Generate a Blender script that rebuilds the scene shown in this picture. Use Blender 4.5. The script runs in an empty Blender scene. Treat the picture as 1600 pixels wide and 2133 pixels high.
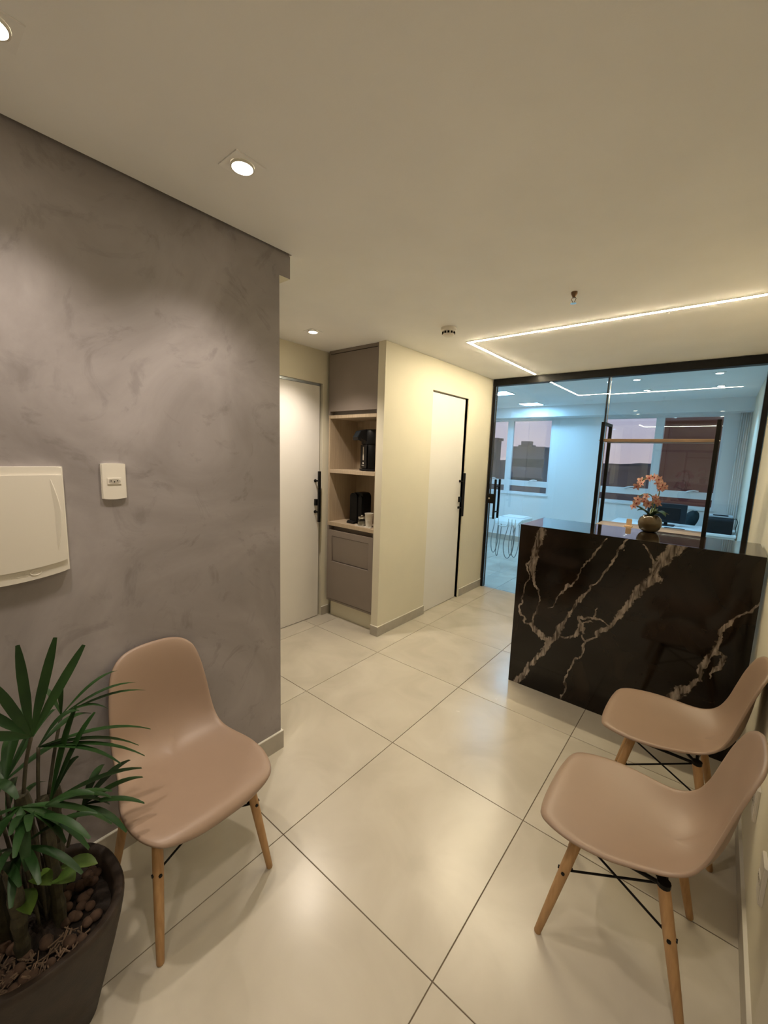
import bpy, bmesh, math, random
from mathutils import Vector, Matrix
PI = math.pi
random.seed(7)
sc = bpy.context.scene
COL = sc.collection

# ------------------------------------------------------------------ camera
cam_d = bpy.data.cameras.new('camera')
cam = bpy.data.objects.new('camera', cam_d)
COL.objects.link(cam)
_r = Vector((0.771183, 0.635771, 0.032728))
_u = Vector((-0.114824, 0.088346, 0.989449))
_w = Vector((-0.626172, 0.766805, -0.141133))
_m = Matrix((( _r.x, _u.x, -_w.x), (_r.y, _u.y, -_w.y), (_r.z, _u.z, -_w.z))).to_4x4()
_m.translation = Vector((2.72393, -0.92668, 1.59385))
cam.matrix_world = _m
cam_d.sensor_fit = 'HORIZONTAL'
cam_d.sensor_width = 36.0
cam_d.lens = 851.453 / 1600.0 * 36.0
cam_d.clip_start = 0.02
cam_d.clip_end = 2000
sc.camera = cam

# ------------------------------------------------------------------ view / world
sc.view_settings.view_transform = 'Standard'
sc.view_settings.look = 'None'
sc.view_settings.gamma = 1.0
sc.view_settings.use_curve_mapping = False
sc.view_settings.exposure = 0.68
world = bpy.data.worlds.new('dusk_sky')
sc.world = world
world.use_nodes = True
wn = world.node_tree.nodes
wl = world.node_tree.links
wn.clear()
wo = wn.new('ShaderNodeOutputWorld')
wb = wn.new('ShaderNodeBackground')
wt = wn.new('ShaderNodeTexCoord')
ws = wn.new('ShaderNodeSeparateXYZ')
wr = wn.new('ShaderNodeValToRGB')
wl.new(wt.outputs['Generated'], ws.inputs[0])
wl.new(ws.outputs['Z'], wr.inputs['Fac'])
cr = wr.color_ramp
cr.elements[0].position = 0.0
cr.elements[0].color = (0.66, 0.50, 0.50, 1)
cr.elements[1].position = 0.9
cr.elements[1].color = (0.16, 0.22, 0.36, 1)
e = cr.elements.new(0.12); e.color = (0.55, 0.51, 0.61, 1)
wl.new(wr.outputs['Color'], wb.inputs['Color'])
wb.inputs['Strength'].default_value = 0.9
wl.new(wb.outputs[0], wo.inputs['Surface'])

# light levels (used by the lamp builders below)
WARM = (1.0, 0.87, 0.73)
STRIP = (1.0, 0.85, 0.58)
COOL = (0.34, 0.685, 1.0)
SPOT_W = 22.0
CLINIC_SPOT_W = 31.0
STRIP_E = 136.0
PANEL_E = 47.0

# ------------------------------------------------------------------ materials
def nmat(name):
    m = bpy.data.materials.new(name)
    m.use_nodes = True
    nt = m.node_tree
    return m, nt, nt.nodes, nt.links, nt.nodes['Principled BSDF']

def mat(name, col, rough=0.5, metal=0.0, var=0.0, scale=8.0, bump=0.0, bscale=80.0, spec=0.5, col2=None, coat=0.0, stretch=None, detail=4.0):
    m, nt, N, L, b = nmat(name)
    b.inputs['Base Color'].default_value = (*col, 1)
    b.inputs['Roughness'].default_value = rough
    b.inputs['Metallic'].default_value = metal
    b.inputs['Specular IOR Level'].default_value = spec
    b.inputs['Coat Weight'].default_value = coat
    tc = N.new('ShaderNodeTexCoord')
    src = tc.outputs['Object']
    if stretch:
        mp = N.new('ShaderNodeMapping')
        mp.inputs['Scale'].default_value = stretch
        L.new(src, mp.inputs[0]); src = mp.outputs[0]
    if var > 0 or col2:
        nz = N.new('ShaderNodeTexNoise')
        nz.inputs['Scale'].default_value = scale
        nz.inputs['Detail'].default_value = detail
        L.new(src, nz.inputs['Vector'])
        rp = N.new('ShaderNodeValToRGB')
        rp.color_ramp.elements[0].position = 0.3
        rp.color_ramp.elements[1].position = 0.7
        if col2:
            a, c = col, col2
        else:
            a = [x * (1 - var) for x in col]; c = [min(1, x * (1 + var)) for x in col]
        rp.color_ramp.elements[0].color = (*a, 1)
        rp.color_ramp.elements[1].color = (*c, 1)
        L.new(nz.outputs['Fac'], rp.inputs[0])
        L.new(rp.outputs[0], b.inputs['Base Color'])
    if bump > 0:
        nb = N.new('ShaderNodeTexNoise')
        nb.inputs['Scale'].default_value = bscale
        L.new(src, nb.inputs['Vector'])
        bp = N.new('ShaderNodeBump')
        bp.inputs['Strength'].default_value = bump
        bp.inputs['Distance'].default_value = 0.002
        L.new(nb.outputs['Fac'], bp.inputs['Height'])
        L.new(bp.outputs[0], b.inputs['Normal'])
    return m

def emit(name, col, strength):
    m = bpy.data.materials.new(name)
    m.use_nodes = True
    N = m.node_tree.nodes; L = m.node_tree.links
    N.clear()
    o = N.new('ShaderNodeOutputMaterial'); em = N.new('ShaderNodeEmission')
    em.inputs['Color'].default_value = (*col, 1)
    em.inputs['Strength'].default_value = strength
    L.new(em.outputs[0], o.inputs[0])
    return m

def glass(name, tint=(1, 1, 1), ior=1.5, gain=1.0):
    m = bpy.data.materials.new(name)
    m.use_nodes = True
    N = m.node_tree.nodes; L = m.node_tree.links
    N.clear()
    o = N.new('ShaderNodeOutputMaterial')
    tr = N.new('ShaderNodeBsdfTransparent'); tr.inputs[0].default_value = (*tint, 1)
    gl = N.new('ShaderNodeBsdfGlossy'); gl.inputs['Roughness'].default_value = 0.0
    fr = N.new('ShaderNodeFresnel'); fr.inputs[0].default_value = ior
    ml = N.new('ShaderNodeMath'); ml.operation = 'MULTIPLY'; ml.inputs[1].default_value = gain; ml.use_clamp = True
    mx = N.new('ShaderNodeMixShader')
    L.new(fr.outputs[0], ml.inputs[0]); L.new(ml.outputs[0], mx.inputs[0])
    L.new(tr.outputs[0], mx.inputs[1]); L.new(gl.outputs[0], mx.inputs[2]); L.new(mx.outputs[0], o.inputs[0])
    return m

M = {}
M['ceiling'] = mat('ceiling_paint', (0.92, 0.91, 0.895), 0.9, var=0.03, scale=2, bump=0.08, bscale=220)
M['cream'] = mat('cream_wall_paint', (0.73, 0.685, 0.555), 0.75, var=0.03, scale=2, bump=0.06, bscale=180)
M['white_wall'] = mat('white_wall_paint', (0.85, 0.86, 0.86), 0.75, var=0.02, scale=2, bump=0.05, bscale=180)
M['door'] = mat('white_door_lacquer', (0.80, 0.775, 0.735), 0.45, var=0.015, scale=3)
M['base'] = mat('grey_porcelain_skirting', (0.42, 0.385, 0.33), 0.4, var=0.08, scale=14)
M['base_edge'] = mat('pale_skirting_edge', (0.72, 0.69, 0.62), 0.35)
M['black'] = mat('black_metal', (0.006, 0.0055, 0.005), 0.42, var=0.2, scale=30, spec=0.18)
M['black_matte'] = mat('black_matte_plastic', (0.008, 0.008, 0.009), 0.5, var=0.2, scale=30, spec=0.25)
M['gap_shade'] = mat('dark_gap_shade', (0.004, 0.0035, 0.003), 0.9, spec=0.1)  # near-black colour standing in for shade inside gaps, slots and holes
M['alu'] = mat('brushed_aluminium', (0.55, 0.62, 0.68), 0.35, metal=0.9, var=0.1, scale=20)
M['white_alu'] = mat('white_window_aluminium', (0.78, 0.80, 0.82), 0.4, var=0.02, scale=5)
M['grout'] = mat('dark_grout', (0.16, 0.12, 0.085), 0.9, var=0.1, scale=30)
M['shell'] = mat('nude_plastic', (0.335, 0.235, 0.173), 0.42, var=0.02, scale=6, bump=0.05, bscale=400)
M['beech'] = mat('beech_wood', (0.38, 0.21, 0.085), 0.5, col2=(0.50, 0.30, 0.135), scale=14, stretch=(6, 6, 0.6), detail=6)
M['shelf_wood'] = mat('light_oak_board', (0.42, 0.325, 0.225), 0.5, col2=(0.50, 0.40, 0.285), scale=10, stretch=(7, 7, 0.5), detail=6)
M['rack_deck'] = mat('pale_oak_deck', (0.29, 0.235, 0.185), 0.4, col2=(0.36, 0.295, 0.235), scale=10, stretch=(0.7, 9, 9), detail=6)
M['rack_wood'] = mat('rack_oak_board', (0.185, 0.120, 0.075), 0.45, col2=(0.25, 0.168, 0.110), scale=10, stretch=(0.7, 9, 9), detail=6)
M['taupe'] = mat('taupe_cabinet_front', (0.23, 0.19, 0.165), 0.5, var=0.03, scale=5)
M['plate'] = mat('white_plastic', (0.74, 0.70, 0.63), 0.4, var=0.01, scale=5)
M['plate_grey'] = mat('grey_socket_plastic', (0.46, 0.42, 0.36), 0.4)
M['pot'] = mat('brown_planter', (0.024, 0.0145, 0.009), 0.6, var=0.35, scale=25, bump=0.25, bscale=150)
M['soil'] = mat('dark_bark_soil', (0.018, 0.011, 0.007), 0.95, var=0.6, scale=40, bump=0.8, bscale=70)
M['pebble'] = mat('brown_clay_pebble', (0.065, 0.036, 0.022), 0.9, var=0.35, scale=30, bump=0.3, bscale=120)
M['chip'] = mat('pale_bark_chip', (0.13, 0.085, 0.055), 0.9, var=0.4, scale=30)
M['leaf'] = mat('palm_leaf_green', (0.009, 0.032, 0.007), 0.45, col2=(0.018, 0.055, 0.010), scale=12, spec=0.3)
M['leaf_light'] = mat('young_leaf_green', (0.05, 0.10, 0.015), 0.4, col2=(0.085, 0.14, 0.022), scale=14)
M['stem'] = mat('fibrous_stem', (0.035, 0.030, 0.014), 0.8, var=0.4, scale=50, bump=0.5, bscale=100)
M['led'] = emit('led_diffuser', STRIP, STRIP_E)
M['led_warm'] = emit('warm_led_lens', (1.0, 0.86, 0.62), 30.0)
M['led_cool'] = emit('cool_led_lens', (0.72, 0.90, 1.0), 25.0)
M['panel_cool'] = emit('cool_led_panel', COOL, PANEL_E)
M['glass'] = glass('partition_glass', (0.93, 0.975, 1.0), 1.5, 1.7)
M['window_glass'] = glass('window_glass', (0.85, 0.88, 0.92), 1.5, 1.9)
M['jar_glass'] = glass('jar_glass', (0.92, 0.92, 0.90), 1.45, 1.6)
M['chrome'] = mat('chrome', (0.7, 0.68, 0.64), 0.15, metal=1.0, var=0.03, scale=10)
M['bronze'] = mat('bronze_sprinkler', (0.20, 0.12, 0.07), 0.35, metal=0.8, var=0.1, scale=30)
M['screen'] = mat('dark_teal_monitor', (0.010, 0.018, 0.026), 0.35, var=0.1, scale=5)
M['teal_chair'] = mat('dark_teal_fabric', (0.010, 0.026, 0.034), 0.8, var=0.2, scale=40)
M['white_desk'] = mat('white_desk_laminate', (0.80, 0.80, 0.78), 0.35, var=0.01, scale=4)
M['grey_panel'] = mat('grey_desk_panel', (0.30, 0.32, 0.30), 0.5, var=0.03, scale=4)
M['printer_grey'] = mat('grey_printer_lid', (0.40, 0.43, 0.46), 0.35, var=0.03, scale=5)
M['dental'] = mat('white_dental_plastic', (0.74, 0.78, 0.76), 0.35, var=0.02, scale=5)
M['hose'] = mat('grey_hose_rubber', (0.16, 0.21, 0.23), 0.5, var=0.05, scale=20)
M['orchid_pot'] = mat('olive_glazed_ceramic', (0.085, 0.058, 0.028), 0.14, var=0.12, scale=10, coat=0.2)
M['petal'] = mat('salmon_orchid_petal', (0.52, 0.25, 0.21), 0.55, col2=(0.66, 0.42, 0.35), scale=35)
M['petal_mark'] = mat('crimson_orchid_lip', (0.30, 0.035, 0.045), 0.5, var=0.2, scale=40)
M['orchid_leaf'] = mat('orchid_leaf_green', (0.035, 0.085, 0.045), 0.35, var=0.25, scale=12)
M['orchid_stem'] = mat('orchid_stem_green', (0.13, 0.15, 0.035), 0.5, var=0.2, scale=30)
M['card'] = mat('cream_card_stand', (0.80, 0.60, 0.40), 0.5, var=0.03, scale=10)
M['curtain'] = mat('white_sheer_curtain', (0.80, 0.80, 0.78), 0.85, var=0.03, scale=20)
M['bldg_grey'] = mat('dusk_concrete', (0.16, 0.16, 0.17), 0.9, var=0.2, scale=0.2)
M['bldg_dark'] = mat('dark_facade', (0.09, 0.085, 0.095), 0.9, var=0.25, scale=0.3)
M['bldg_brown'] = mat('maroon_render', (0.10, 0.042, 0.036), 0.9, var=0.12, scale=0.8)
M['bldg_win'] = mat('dark_building_window', (0.03, 0.03, 0.035), 0.3)
M['town'] = mat('distant_town', (0.06, 0.07, 0.085), 0.95, col2=(0.15, 0.15, 0.16), scale=0.02)

# burnished cement of the left wall
def cement():
    m, nt, N, L, b = nmat('burnished_cement')
    tc = N.new('ShaderNodeTexCoord')
    n1 = N.new('ShaderNodeTexNoise'); n1.inputs['Scale'].default_value = 1.5; n1.inputs['Detail'].default_value = 7; n1.inputs['Distortion'].default_value = 1.3; n1.inputs['Roughness'].default_value = 0.58
    n2 = N.new('ShaderNodeTexNoise'); n2.inputs['Scale'].default_value = 3.6; n2.inputs['Detail'].default_value = 9; n2.inputs['Distortion'].default_value = 2.6; n2.inputs['Roughness'].default_value = 0.62
    L.new(tc.outputs['Object'], n1.inputs['Vector']); L.new(tc.outputs['Object'], n2.inputs['Vector'])
    r1 = N.new('ShaderNodeValToRGB')
    r1.color_ramp.elements[0].position = 0.33; r1.color_ramp.elements[0].color = (0.228, 0.203, 0.203, 1)
    r1.color_ramp.elements[1].position = 0.68; r1.color_ramp.elements[1].color = (0.368, 0.338, 0.343, 1)
    r2 = N.new('ShaderNodeValToRGB')
    r2.color_ramp.elements[0].position = 0.33; r2.color_ramp.elements[0].color = (0.74, 0.73, 0.73, 1)
    r2.color_ramp.elements[1].position = 0.45; r2.color_ramp.elements[1].color = (1, 1, 1, 1)
    mx = N.new('ShaderNodeMixRGB'); mx.blend_type = 'MULTIPLY'; mx.inputs[0].default_value = 0.8
    L.new(n1.outputs['Fac'], r1.inputs[0]); L.new(n2.outputs['Fac'], r2.inputs[0])
    L.new(r1.outputs[0], mx.inputs[1]); L.new(r2.outputs[0], mx.inputs[2])
    L.new(mx.outputs[0], b.inputs['Base Color'])
    b.inputs['Roughness'].default_value = 0.55
    bp = N.new('ShaderNodeBump'); bp.inputs['Strength'].default_value = 0.12; bp.inputs['Distance'].default_value = 0.003
    L.new(n2.outputs['Fac'], bp.inputs['Height']); L.new(bp.outputs[0], b.inputs['Normal'])
    return m
M['cement'] = cement()

def tilemat():
    m, nt, N, L, b = nmat('beige_satin_porcelain')
    tc = N.new('ShaderNodeTexCoord'); oi = N.new('ShaderNodeObjectInfo')
    ad = N.new('ShaderNodeVectorMath'); ad.operation = 'ADD'
    L.new(tc.outputs['Object'], ad.inputs[0])
    sl = N.new('ShaderNodeVectorMath'); sl.operation = 'SCALE'; sl.inputs[3].default_value = 37.0
    cb = N.new('ShaderNodeCombineXYZ'); L.new(oi.outputs['Random'], cb.inputs[0]); L.new(oi.outputs['Random'], cb.inputs[1])
    L.new(cb.outputs[0], sl.inputs[0]); L.new(sl.outputs[0], ad.inputs[1])
    n1 = N.new('ShaderNodeTexNoise'); n1.inputs['Scale'].default_value = 3.2; n1.inputs['Detail'].default_value = 8; n1.inputs['Distortion'].default_value = 0.8
    L.new(ad.outputs[0], n1.inputs['Vector'])
    r1 = N.new('ShaderNodeValToRGB')
    r1.color_ramp.elements[0].position = 0.32; r1.color_ramp.elements[0].color = (0.50, 0.455, 0.375, 1)
    r1.color_ramp.elements[1].position = 0.66; r1.color_ramp.elements[1].color = (0.58, 0.535, 0.45, 1)
    L.new(n1.outputs['Fac'], r1.inputs[0]); L.new(r1.outputs[0], b.inputs['Base Color'])
    mr = N.new('ShaderNodeMapRange'); mr.inputs['To Min'].default_value = 0.20; mr.inputs['To Max'].default_value = 0.30
    L.new(n1.outputs['Fac'], mr.inputs[0]); L.new(mr.outputs[0], b.inputs['Roughness'])
    b.inputs['Specular IOR Level'].default_value = 0.55
    return m
M['tile'] = tilemat()

# dark marble with the veins of the reception counter; coordinates local to the counter
CX, CY = 2.32, 2.06
VEINS = [
 ([(1.850, 1.142), (1.845, 1.10), (1.822, 1.012), (1.807, 0.916), (1.808, 0.834), (1.828, 0.744)], [.030, .055, .050, .036, .030, .010]),
 ([(1.828, 0.744), (1.861, 0.681), (1.866, 0.563), (1.844, 0.484)], [.008, .006, .008, .014]),
 ([(1.830, 1.10), (1.806, 1.067), (1.779, 0.911), (1.778, 0.78), (1.748, 0.652), (1.740, 0.528), (1.781, 0.459), (1.840, 0.459)], [.014, .010, .007, .006, .006, .007, .009, .010]),
 ([(1.839, 0.47), (1.880, 0.43), (1.914, 0.397), (1.970, 0.391), (1.931, 0.33)], [.022, .034, .034, .022, .010]),
 ([(1.752, 0.0), (1.842, 0.162), (1.912, 0.287), (1.99, 0.41), (2.052, 0.557), (2.084, 0.658), (2.17, 0.802), (2.261, 0.93), (2.282, 0.998), (2.339, 1.131)], [.036, .030, .018, .024, .020, .012, .010, .008, .006, .005]),
 ([(2.231, 1.139), (2.118, 0.933), (2.061, 0.799), (1.94, 0.607)], [.005, .008, .007, .003]),
 ([(2.573, 1.145), (2.531, 1.037), (2.458, 0.882), (2.394, 0.763), (2.334, 0.651), (2.236, 0.512), (2.185, 0.439), (2.111, 0.251), (2.049, 0.0)], [.046, .044, .038, .030, .022, .012, .010, .008, .006]),
 ([(2.439, 1.138), (2.468, 1.064), (2.489, 1.018)], [.006, .012, .012]),
 ([(2.612, 1.15), (2.590, 1.10)], [.022, .014]),
 ([(2.022, 0.42), (2.113, 0.455), (2.146, 0.529), (2.131, 0.581), (2.198, 0.611), (2.255, 0.617), (2.284, 0.599)], [.007, .012, .024, .014, .008, .006, .005]),
 ([(2.159, 0.499), (2.164, 0.557), (2.2, 0.59)], [.008, .006, .005]),
 ([(2.192, 0.621), (2.209, 0.692)], [.005, .003]),
 ([(2.160, 0.488), (2.185, 0.439)], [.005, .008]),
 ([(2.949, 0.919), (2.921, 0.863), (2.879, 0.828), (2.85, 0.792), (2.806, 0.638), (2.781, 0.542), (2.751, 0.423), (2.708, 0.335), (2.668, 0.282), (2.60, 0.18)], [.006, .008, .010, .010, .014, .020, .018, .034, .040, .03]),
 ([(2.791, 0.585), (2.824, 0.606), (2.847, 0.585), (2.827, 0.521), (2.805, 0.45)], [.016, .016, .014, .010, .004]),
]
def vein_field(xs, zs):
    """vein strength on a grid of the front panel (x, z in metres)"""
    import numpy as np
    X, Z = np.meshgrid(xs, zs)
    rng = np.random.default_rng(4)
    def vnoise(scale):
        n = 64; t = rng.random((n, n)); u = (X * scale) % n; v = (Z * scale) % n
        i = u.astype(int); j = v.astype(int); fu = u - i; fv = v - j
        fu = fu * fu * (3 - 2 * fu); fv = fv * fv * (3 - 2 * fv); i1 = (i + 1) % n; j1 = (j + 1) % n
        return (t[j, i] * (1 - fu) + t[j, i1] * fu) * (1 - fv) + (t[j1, i] * (1 - fu) + t[j1, i1] * fu) * fv - 0.5
    Xd = X + 0.030 * vnoise(14) + 0.018 * vnoise(32) + 0.010 * vnoise(70)
    Zd = Z + 0.030 * vnoise(14) + 0.018 * vnoise(32) + 0.010 * vnoise(70)
    out = np.zeros_like(X)
    for pts, ws in VEINS:
        for k in range(len(pts) - 1):
            ax, az = pts[k]; bx_, bz = pts[k + 1]; dx, dz = bx_ - ax, bz - az
            h = np.clip(((Xd - ax) * dx + (Zd - az) * dz) / (dx * dx + dz * dz), 0, 1)
            d = np.hypot(Xd - ax - dx * h, Zd - az - dz * h)
            w = ws[k] + (ws[k + 1] - ws[k]) * h
            out = np.maximum(out, np.clip(1 - d / (w * 0.80 + 0.0032), 0, 1))
    return out
def marble(name='black_brown_veined_marble', spec=0.35, rough=0.09):
    m, nt, N, L, b = nmat(name)
    tc = N.new('ShaderNodeTexCoord')
    at = N.new('ShaderNodeAttribute'); at.attribute_name = 'vein'; at.attribute_type = 'GEOMETRY'
    nf = N.new('ShaderNodeTexNoise'); nf.inputs['Scale'].default_value = 34; nf.inputs['Detail'].default_value = 6; nf.inputs['Distortion'].default_value = 1.5
    L.new(tc.outputs['Object'], nf.inputs['Vector'])
    thr = N.new('ShaderNodeMath'); thr.operation = 'MULTIPLY_ADD'; thr.inputs[1].default_value = 1.2; thr.inputs[2].default_value = -0.42
    L.new(nf.outputs['Fac'], thr.inputs[0])
    sub = N.new('ShaderNodeMath'); sub.operation = 'SUBTRACT'; L.new(at.outputs['Fac'], sub.inputs[0]); L.new(thr.outputs[0], sub.inputs[1])
    mk = N.new('ShaderNodeMapRange'); mk.interpolation_type = 'SMOOTHSTEP'; mk.inputs['From Min'].default_value = 0.0; mk.inputs['From Max'].default_value = 0.35
    L.new(sub.outputs[0], mk.inputs[0])
    zero = N.new('ShaderNodeMath'); zero.operation = 'GREATER_THAN'; zero.inputs[1].default_value = 0.02; L.new(at.outputs['Fac'], zero.inputs[0])
    mz = N.new('ShaderNodeMath'); mz.operation = 'MULTIPLY'; L.new(mk.outputs[0], mz.inputs[0]); L.new(zero.outputs[0], mz.inputs[1])
    nb = N.new('ShaderNodeTexNoise'); nb.inputs['Scale'].default_value = 2.6; nb.inputs['Detail'].default_value = 5; nb.inputs['Distortion'].default_value = 1.0
    L.new(tc.outputs['Object'], nb.inputs['Vector'])
    rb = N.new('ShaderNodeValToRGB')
    rb.color_ramp.elements[0].position = 0.4; rb.color_ramp.elements[0].color = (0.0085, 0.0060, 0.0042, 1)
    rb.color_ramp.elements[1].position = 0.72; rb.color_ramp.elements[1].color = (0.026, 0.0165, 0.0105, 1)
    L.new(nb.outputs['Fac'], rb.inputs[0])
    rv = N.new('ShaderNodeValToRGB')
    rv.color_ramp.elements[0].position = 0.36; rv.color_ramp.elements[0].color = (0.055, 0.040, 0.031, 1)
    rv.color_ramp.elements[1].position = 0.66; rv.color_ramp.elements[1].color = (0.46, 0.39, 0.34, 1)
    mpv = N.new('ShaderNodeMapping'); mpv.inputs['Rotation'].default_value = (0, math.radians(32), 0); mpv.inputs['Scale'].default_value = (1, 1, 0.22)
    L.new(tc.outputs['Object'], mpv.inputs[0])
    ns = N.new('ShaderNodeTexNoise'); ns.inputs['Scale'].default_value = 48; ns.inputs['Detail'].default_value = 5; ns.inputs['Distortion'].default_value = 0.8
    L.new(mpv.outputs[0], ns.inputs['Vector']); L.new(ns.outputs['Fac'], rv.inputs[0])
    mx = N.new('ShaderNodeMixRGB'); L.new(mz.outputs[0], mx.inputs[0]); L.new(rb.outputs[0], mx.inputs[1]); L.new(rv.outputs[0], mx.inputs[2])
    L.new(mx.outputs[0], b.inputs['Base Color'])
    b.inputs['Roughness'].default_value = rough
    b.inputs['Specular IOR Level'].default_value = spec
    return m
M['marble'] = marble()
M['marble_top'] = marble('polished_marble_top', 0.5, 0.03)
M['marble_top'].node_tree.nodes['Principled BSDF'].inputs['IOR'].default_value = 2.1

# ------------------------------------------------------------------ mesh helpers
def newbm(): return bmesh.new()
def bx(bm, x0, x1, y0, y1, z0, z1, bev=0.0, seg=2):
    vs = [bm.verts.new((x, y, z)) for z in (z0, z1) for y in (y0, y1) for x in (x0, x1)]
    fs = [bm.faces.new([vs[i] for i in q]) for q in ((0, 2, 3, 1), (4, 5, 7, 6), (0, 1, 5, 4), (1, 3, 7, 5), (3, 2, 6, 7), (2, 0, 4, 6))]
    if bev > 0:
        es = list({e for f in fs for e in f.edges})
        bmesh.ops.bevel(bm, geom=es, offset=bev, segments=seg, profile=0.5, affect='EDGES')
    return bm
def frame_of(d):
    d = d.normalized()
    a = Vector((0, 0, 1)) if abs(d.z) < 0.9 else Vector((1, 0, 0))
    s = d.cross(a).normalized()
    return s, s.cross(d).normalized()
def tube(bm, pts, rads, seg=10, caps=True):
    pts = [Vector(p) for p in pts]
    if not isinstance(rads, (list, tuple)): rads = [rads] * len(pts)
    rings = []; s = None
    for k, p in enumerate(pts):
        d = (pts[min(k + 1, len(pts) - 1)] - pts[max(k - 1, 0)])
        if s is None: s, t = frame_of(d)
        else:
            d.normalize(); s = (s - d * s.dot(d)).normalized(); t = s.cross(d).normalized()
        rings.append([bm.verts.new(p + (s * math.cos(2 * PI * q / seg) + t * math.sin(2 * PI * q / seg)) * rads[k]) for q in range(seg)])
    for a, b in zip(rings[:-1], rings[1:]):
        for q in range(seg):
            bm.faces.new((a[q], a[(q + 1) % seg], b[(q + 1) % seg], b[q]))
    if caps:
        bm.faces.new(rings[0][::-1]); bm.faces.new(rings[-1])
    return bm
def lathe(bm, prof, cx=0, cy=0, seg=32, expo=2.0, cap0=True, cap1=True):
    """profile of (r, z); expo > 2 squares the plan"""
    rings = []
    for r, z in prof:
        ring = []
        for q in range(seg):
            a = 2 * PI * q / seg; c, s = math.cos(a), math.sin(a)
            k = (abs(c) ** expo + abs(s) ** expo) ** (-1.0 / expo)
            ring.append(bm.verts.new((cx + r * k * c, cy + r * k * s, z)))
        rings.append(ring)
    for a, b in zip(rings[:-1], rings[1:]):
        for q in range(seg):
            bm.faces.new((a[q], a[(q + 1) % seg], b[(q + 1) % seg], b[q]))
    if cap0: bm.faces.new(rings[0][::-1])
    if cap1: bm.faces.new(rings[-1])
    return bm
def prism(bm, poly, axis, a0, a1):
    """extrude a 2D polygon along axis ('x','y','z')"""
    def P(u, v, a): return {'x': (a, u, v), 'y': (u, a, v), 'z': (u, v, a)}[axis]
    A = [bm.verts.new(P(u, v, a0)) for u, v in poly]; B = [bm.verts.new(P(u, v, a1)) for u, v in poly]
    n = len(poly)
    bm.faces.new(A[::-1]); bm.faces.new(B)
    for k in range(n): bm.faces.new((A[k], A[(k + 1) % n], B[(k + 1) % n], B[k]))
    return bm
def crom(pts, n):
    pts = [Vector(p) for p in pts]; out = []
    ext = [pts[0] * 2 - pts[1]] + pts + [pts[-1] * 2 - pts[-2]]
    for k in range(1, len(ext) - 2):
        p0, p1, p2, p3 = ext[k - 1:k + 3]
        for j in range(n):
            t = j / n
            out.append(0.5 * ((2 * p1) + (p2 - p0) * t + (2 * p0 - 5 * p1 + 4 * p2 - p3) * t * t + (3 * p1 - p0 - 3 * p2 + p3) * t ** 3))
    out.append(pts[-1]); return out

def chain_loc(p):
    v = Vector((0, 0, 0))
    while p is not None:
        v += p.location; p = p.parent
    return v
def obj(name, bm, m, parent=None, smooth=False, local=False, kind=None, label=None):
    bmesh.ops.recalc_face_normals(bm, faces=bm.faces)
    me = bpy.data.meshes.new(name)
    off = Vector((0, 0, 0))
    if not local:
        if parent is not None: off = chain_loc(parent)
        else:
            xs = [v.co for v in bm.verts]
            off = Vector(((min(v.x for v in xs) + max(v.x for v in xs)) / 2, (min(v.y for v in xs) + max(v.y for v in xs)) / 2, min(v.z for v in xs)))
        bmesh.ops.translate(bm, verts=bm.verts, vec=-off)
    bm.to_mesh(me); bm.free()
    for mm in (m if isinstance(m, list) else [m]):
        me.materials.append(M[mm] if isinstance(mm, str) else mm)
    if smooth:
        me.polygons.foreach_set('use_smooth', [True] * len(me.polygons))
    o = bpy.data.objects.new(name, me); COL.objects.link(o)
    if parent is not None: o.parent = parent
    elif not local: o.location = off
    if kind: o['kind'] = kind
    if label: o['label'] = label
    return o
def autosmooth(o, ang=35):
    me = o.data
    me.polygons.foreach_set('use_smooth', [True] * len(me.polygons))
    me.set_sharp_from_angle(angle=math.radians(ang))
    return o
def tag(o, label, cat, group=None):
    o['label'] = label; o['category'] = cat
    if group: o['group'] = group
    return o
def thing(name, label, cat, loc=(0, 0, 0), rotz=0, group=None):
    o = bpy.data.objects.new(name, None); COL.objects.link(o)
    o.location = loc; o.rotation_euler = (0, 0, rotz); o.empty_display_size = 0.1
    return tag(o, label, cat, group)
def struct(name, boxes, m, parent=None, label=None, bev=0):
    bm = newbm()
    for b in boxes: bx(bm, *b, bev)
    o = obj(name, bm, m, parent)
    if parent is None: o['kind'] = 'structure'
    if label: o['label'] = label
    return o
def sroot(name, label, loc):
    o = bpy.data.objects.new(name, None); COL.objects.link(o); o.location = loc
    o['kind'] = 'structure'; o['label'] = label; o.empty_display_size = 0.1
    return o
def part(name, m, parent, *boxes, bev=0.0, label=None):
    bm = newbm()
    for b in boxes: bx(bm, *b, bev)
    o = obj(name, bm, m, parent)
    if label: o['label'] = label
    return o
def dup(root, loc, rotz, label, group=None):
    r = root.copy(); COL.objects.link(r); r.location = loc; r.rotation_euler = (0, 0, rotz); r['label'] = label
    if group: r['group'] = group
    for ch in list(root.children):
        c = ch.copy(); COL.objects.link(c); c.parent = r
        for g in ch.children:
            d = g.copy(); COL.objects.link(d); d.parent = c
    return r
def text_part(name, body, size, mtx, m, parent, extrude=0.0006):
    cu = bpy.data.curves.new(name, 'FONT'); cu.body = body; cu.size = size; cu.extrude = extrude; cu.align_x = 'LEFT'
    to = bpy.data.objects.new('tmp_text', cu); COL.objects.link(to)
    dg = bpy.context.evaluated_depsgraph_get(); dg.update()
    me = bpy.data.meshes.new_from_object(to.evaluated_get(dg)); me.name = name
    bpy.data.objects.remove(to)
    me.transform(mtx); me.transform(Matrix.Translation(-chain_loc(parent)))
    me.materials.clear(); me.materials.append(M[m])
    o = bpy.data.objects.new(name, me); COL.objects.link(o); o.parent = parent
    return o

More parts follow.
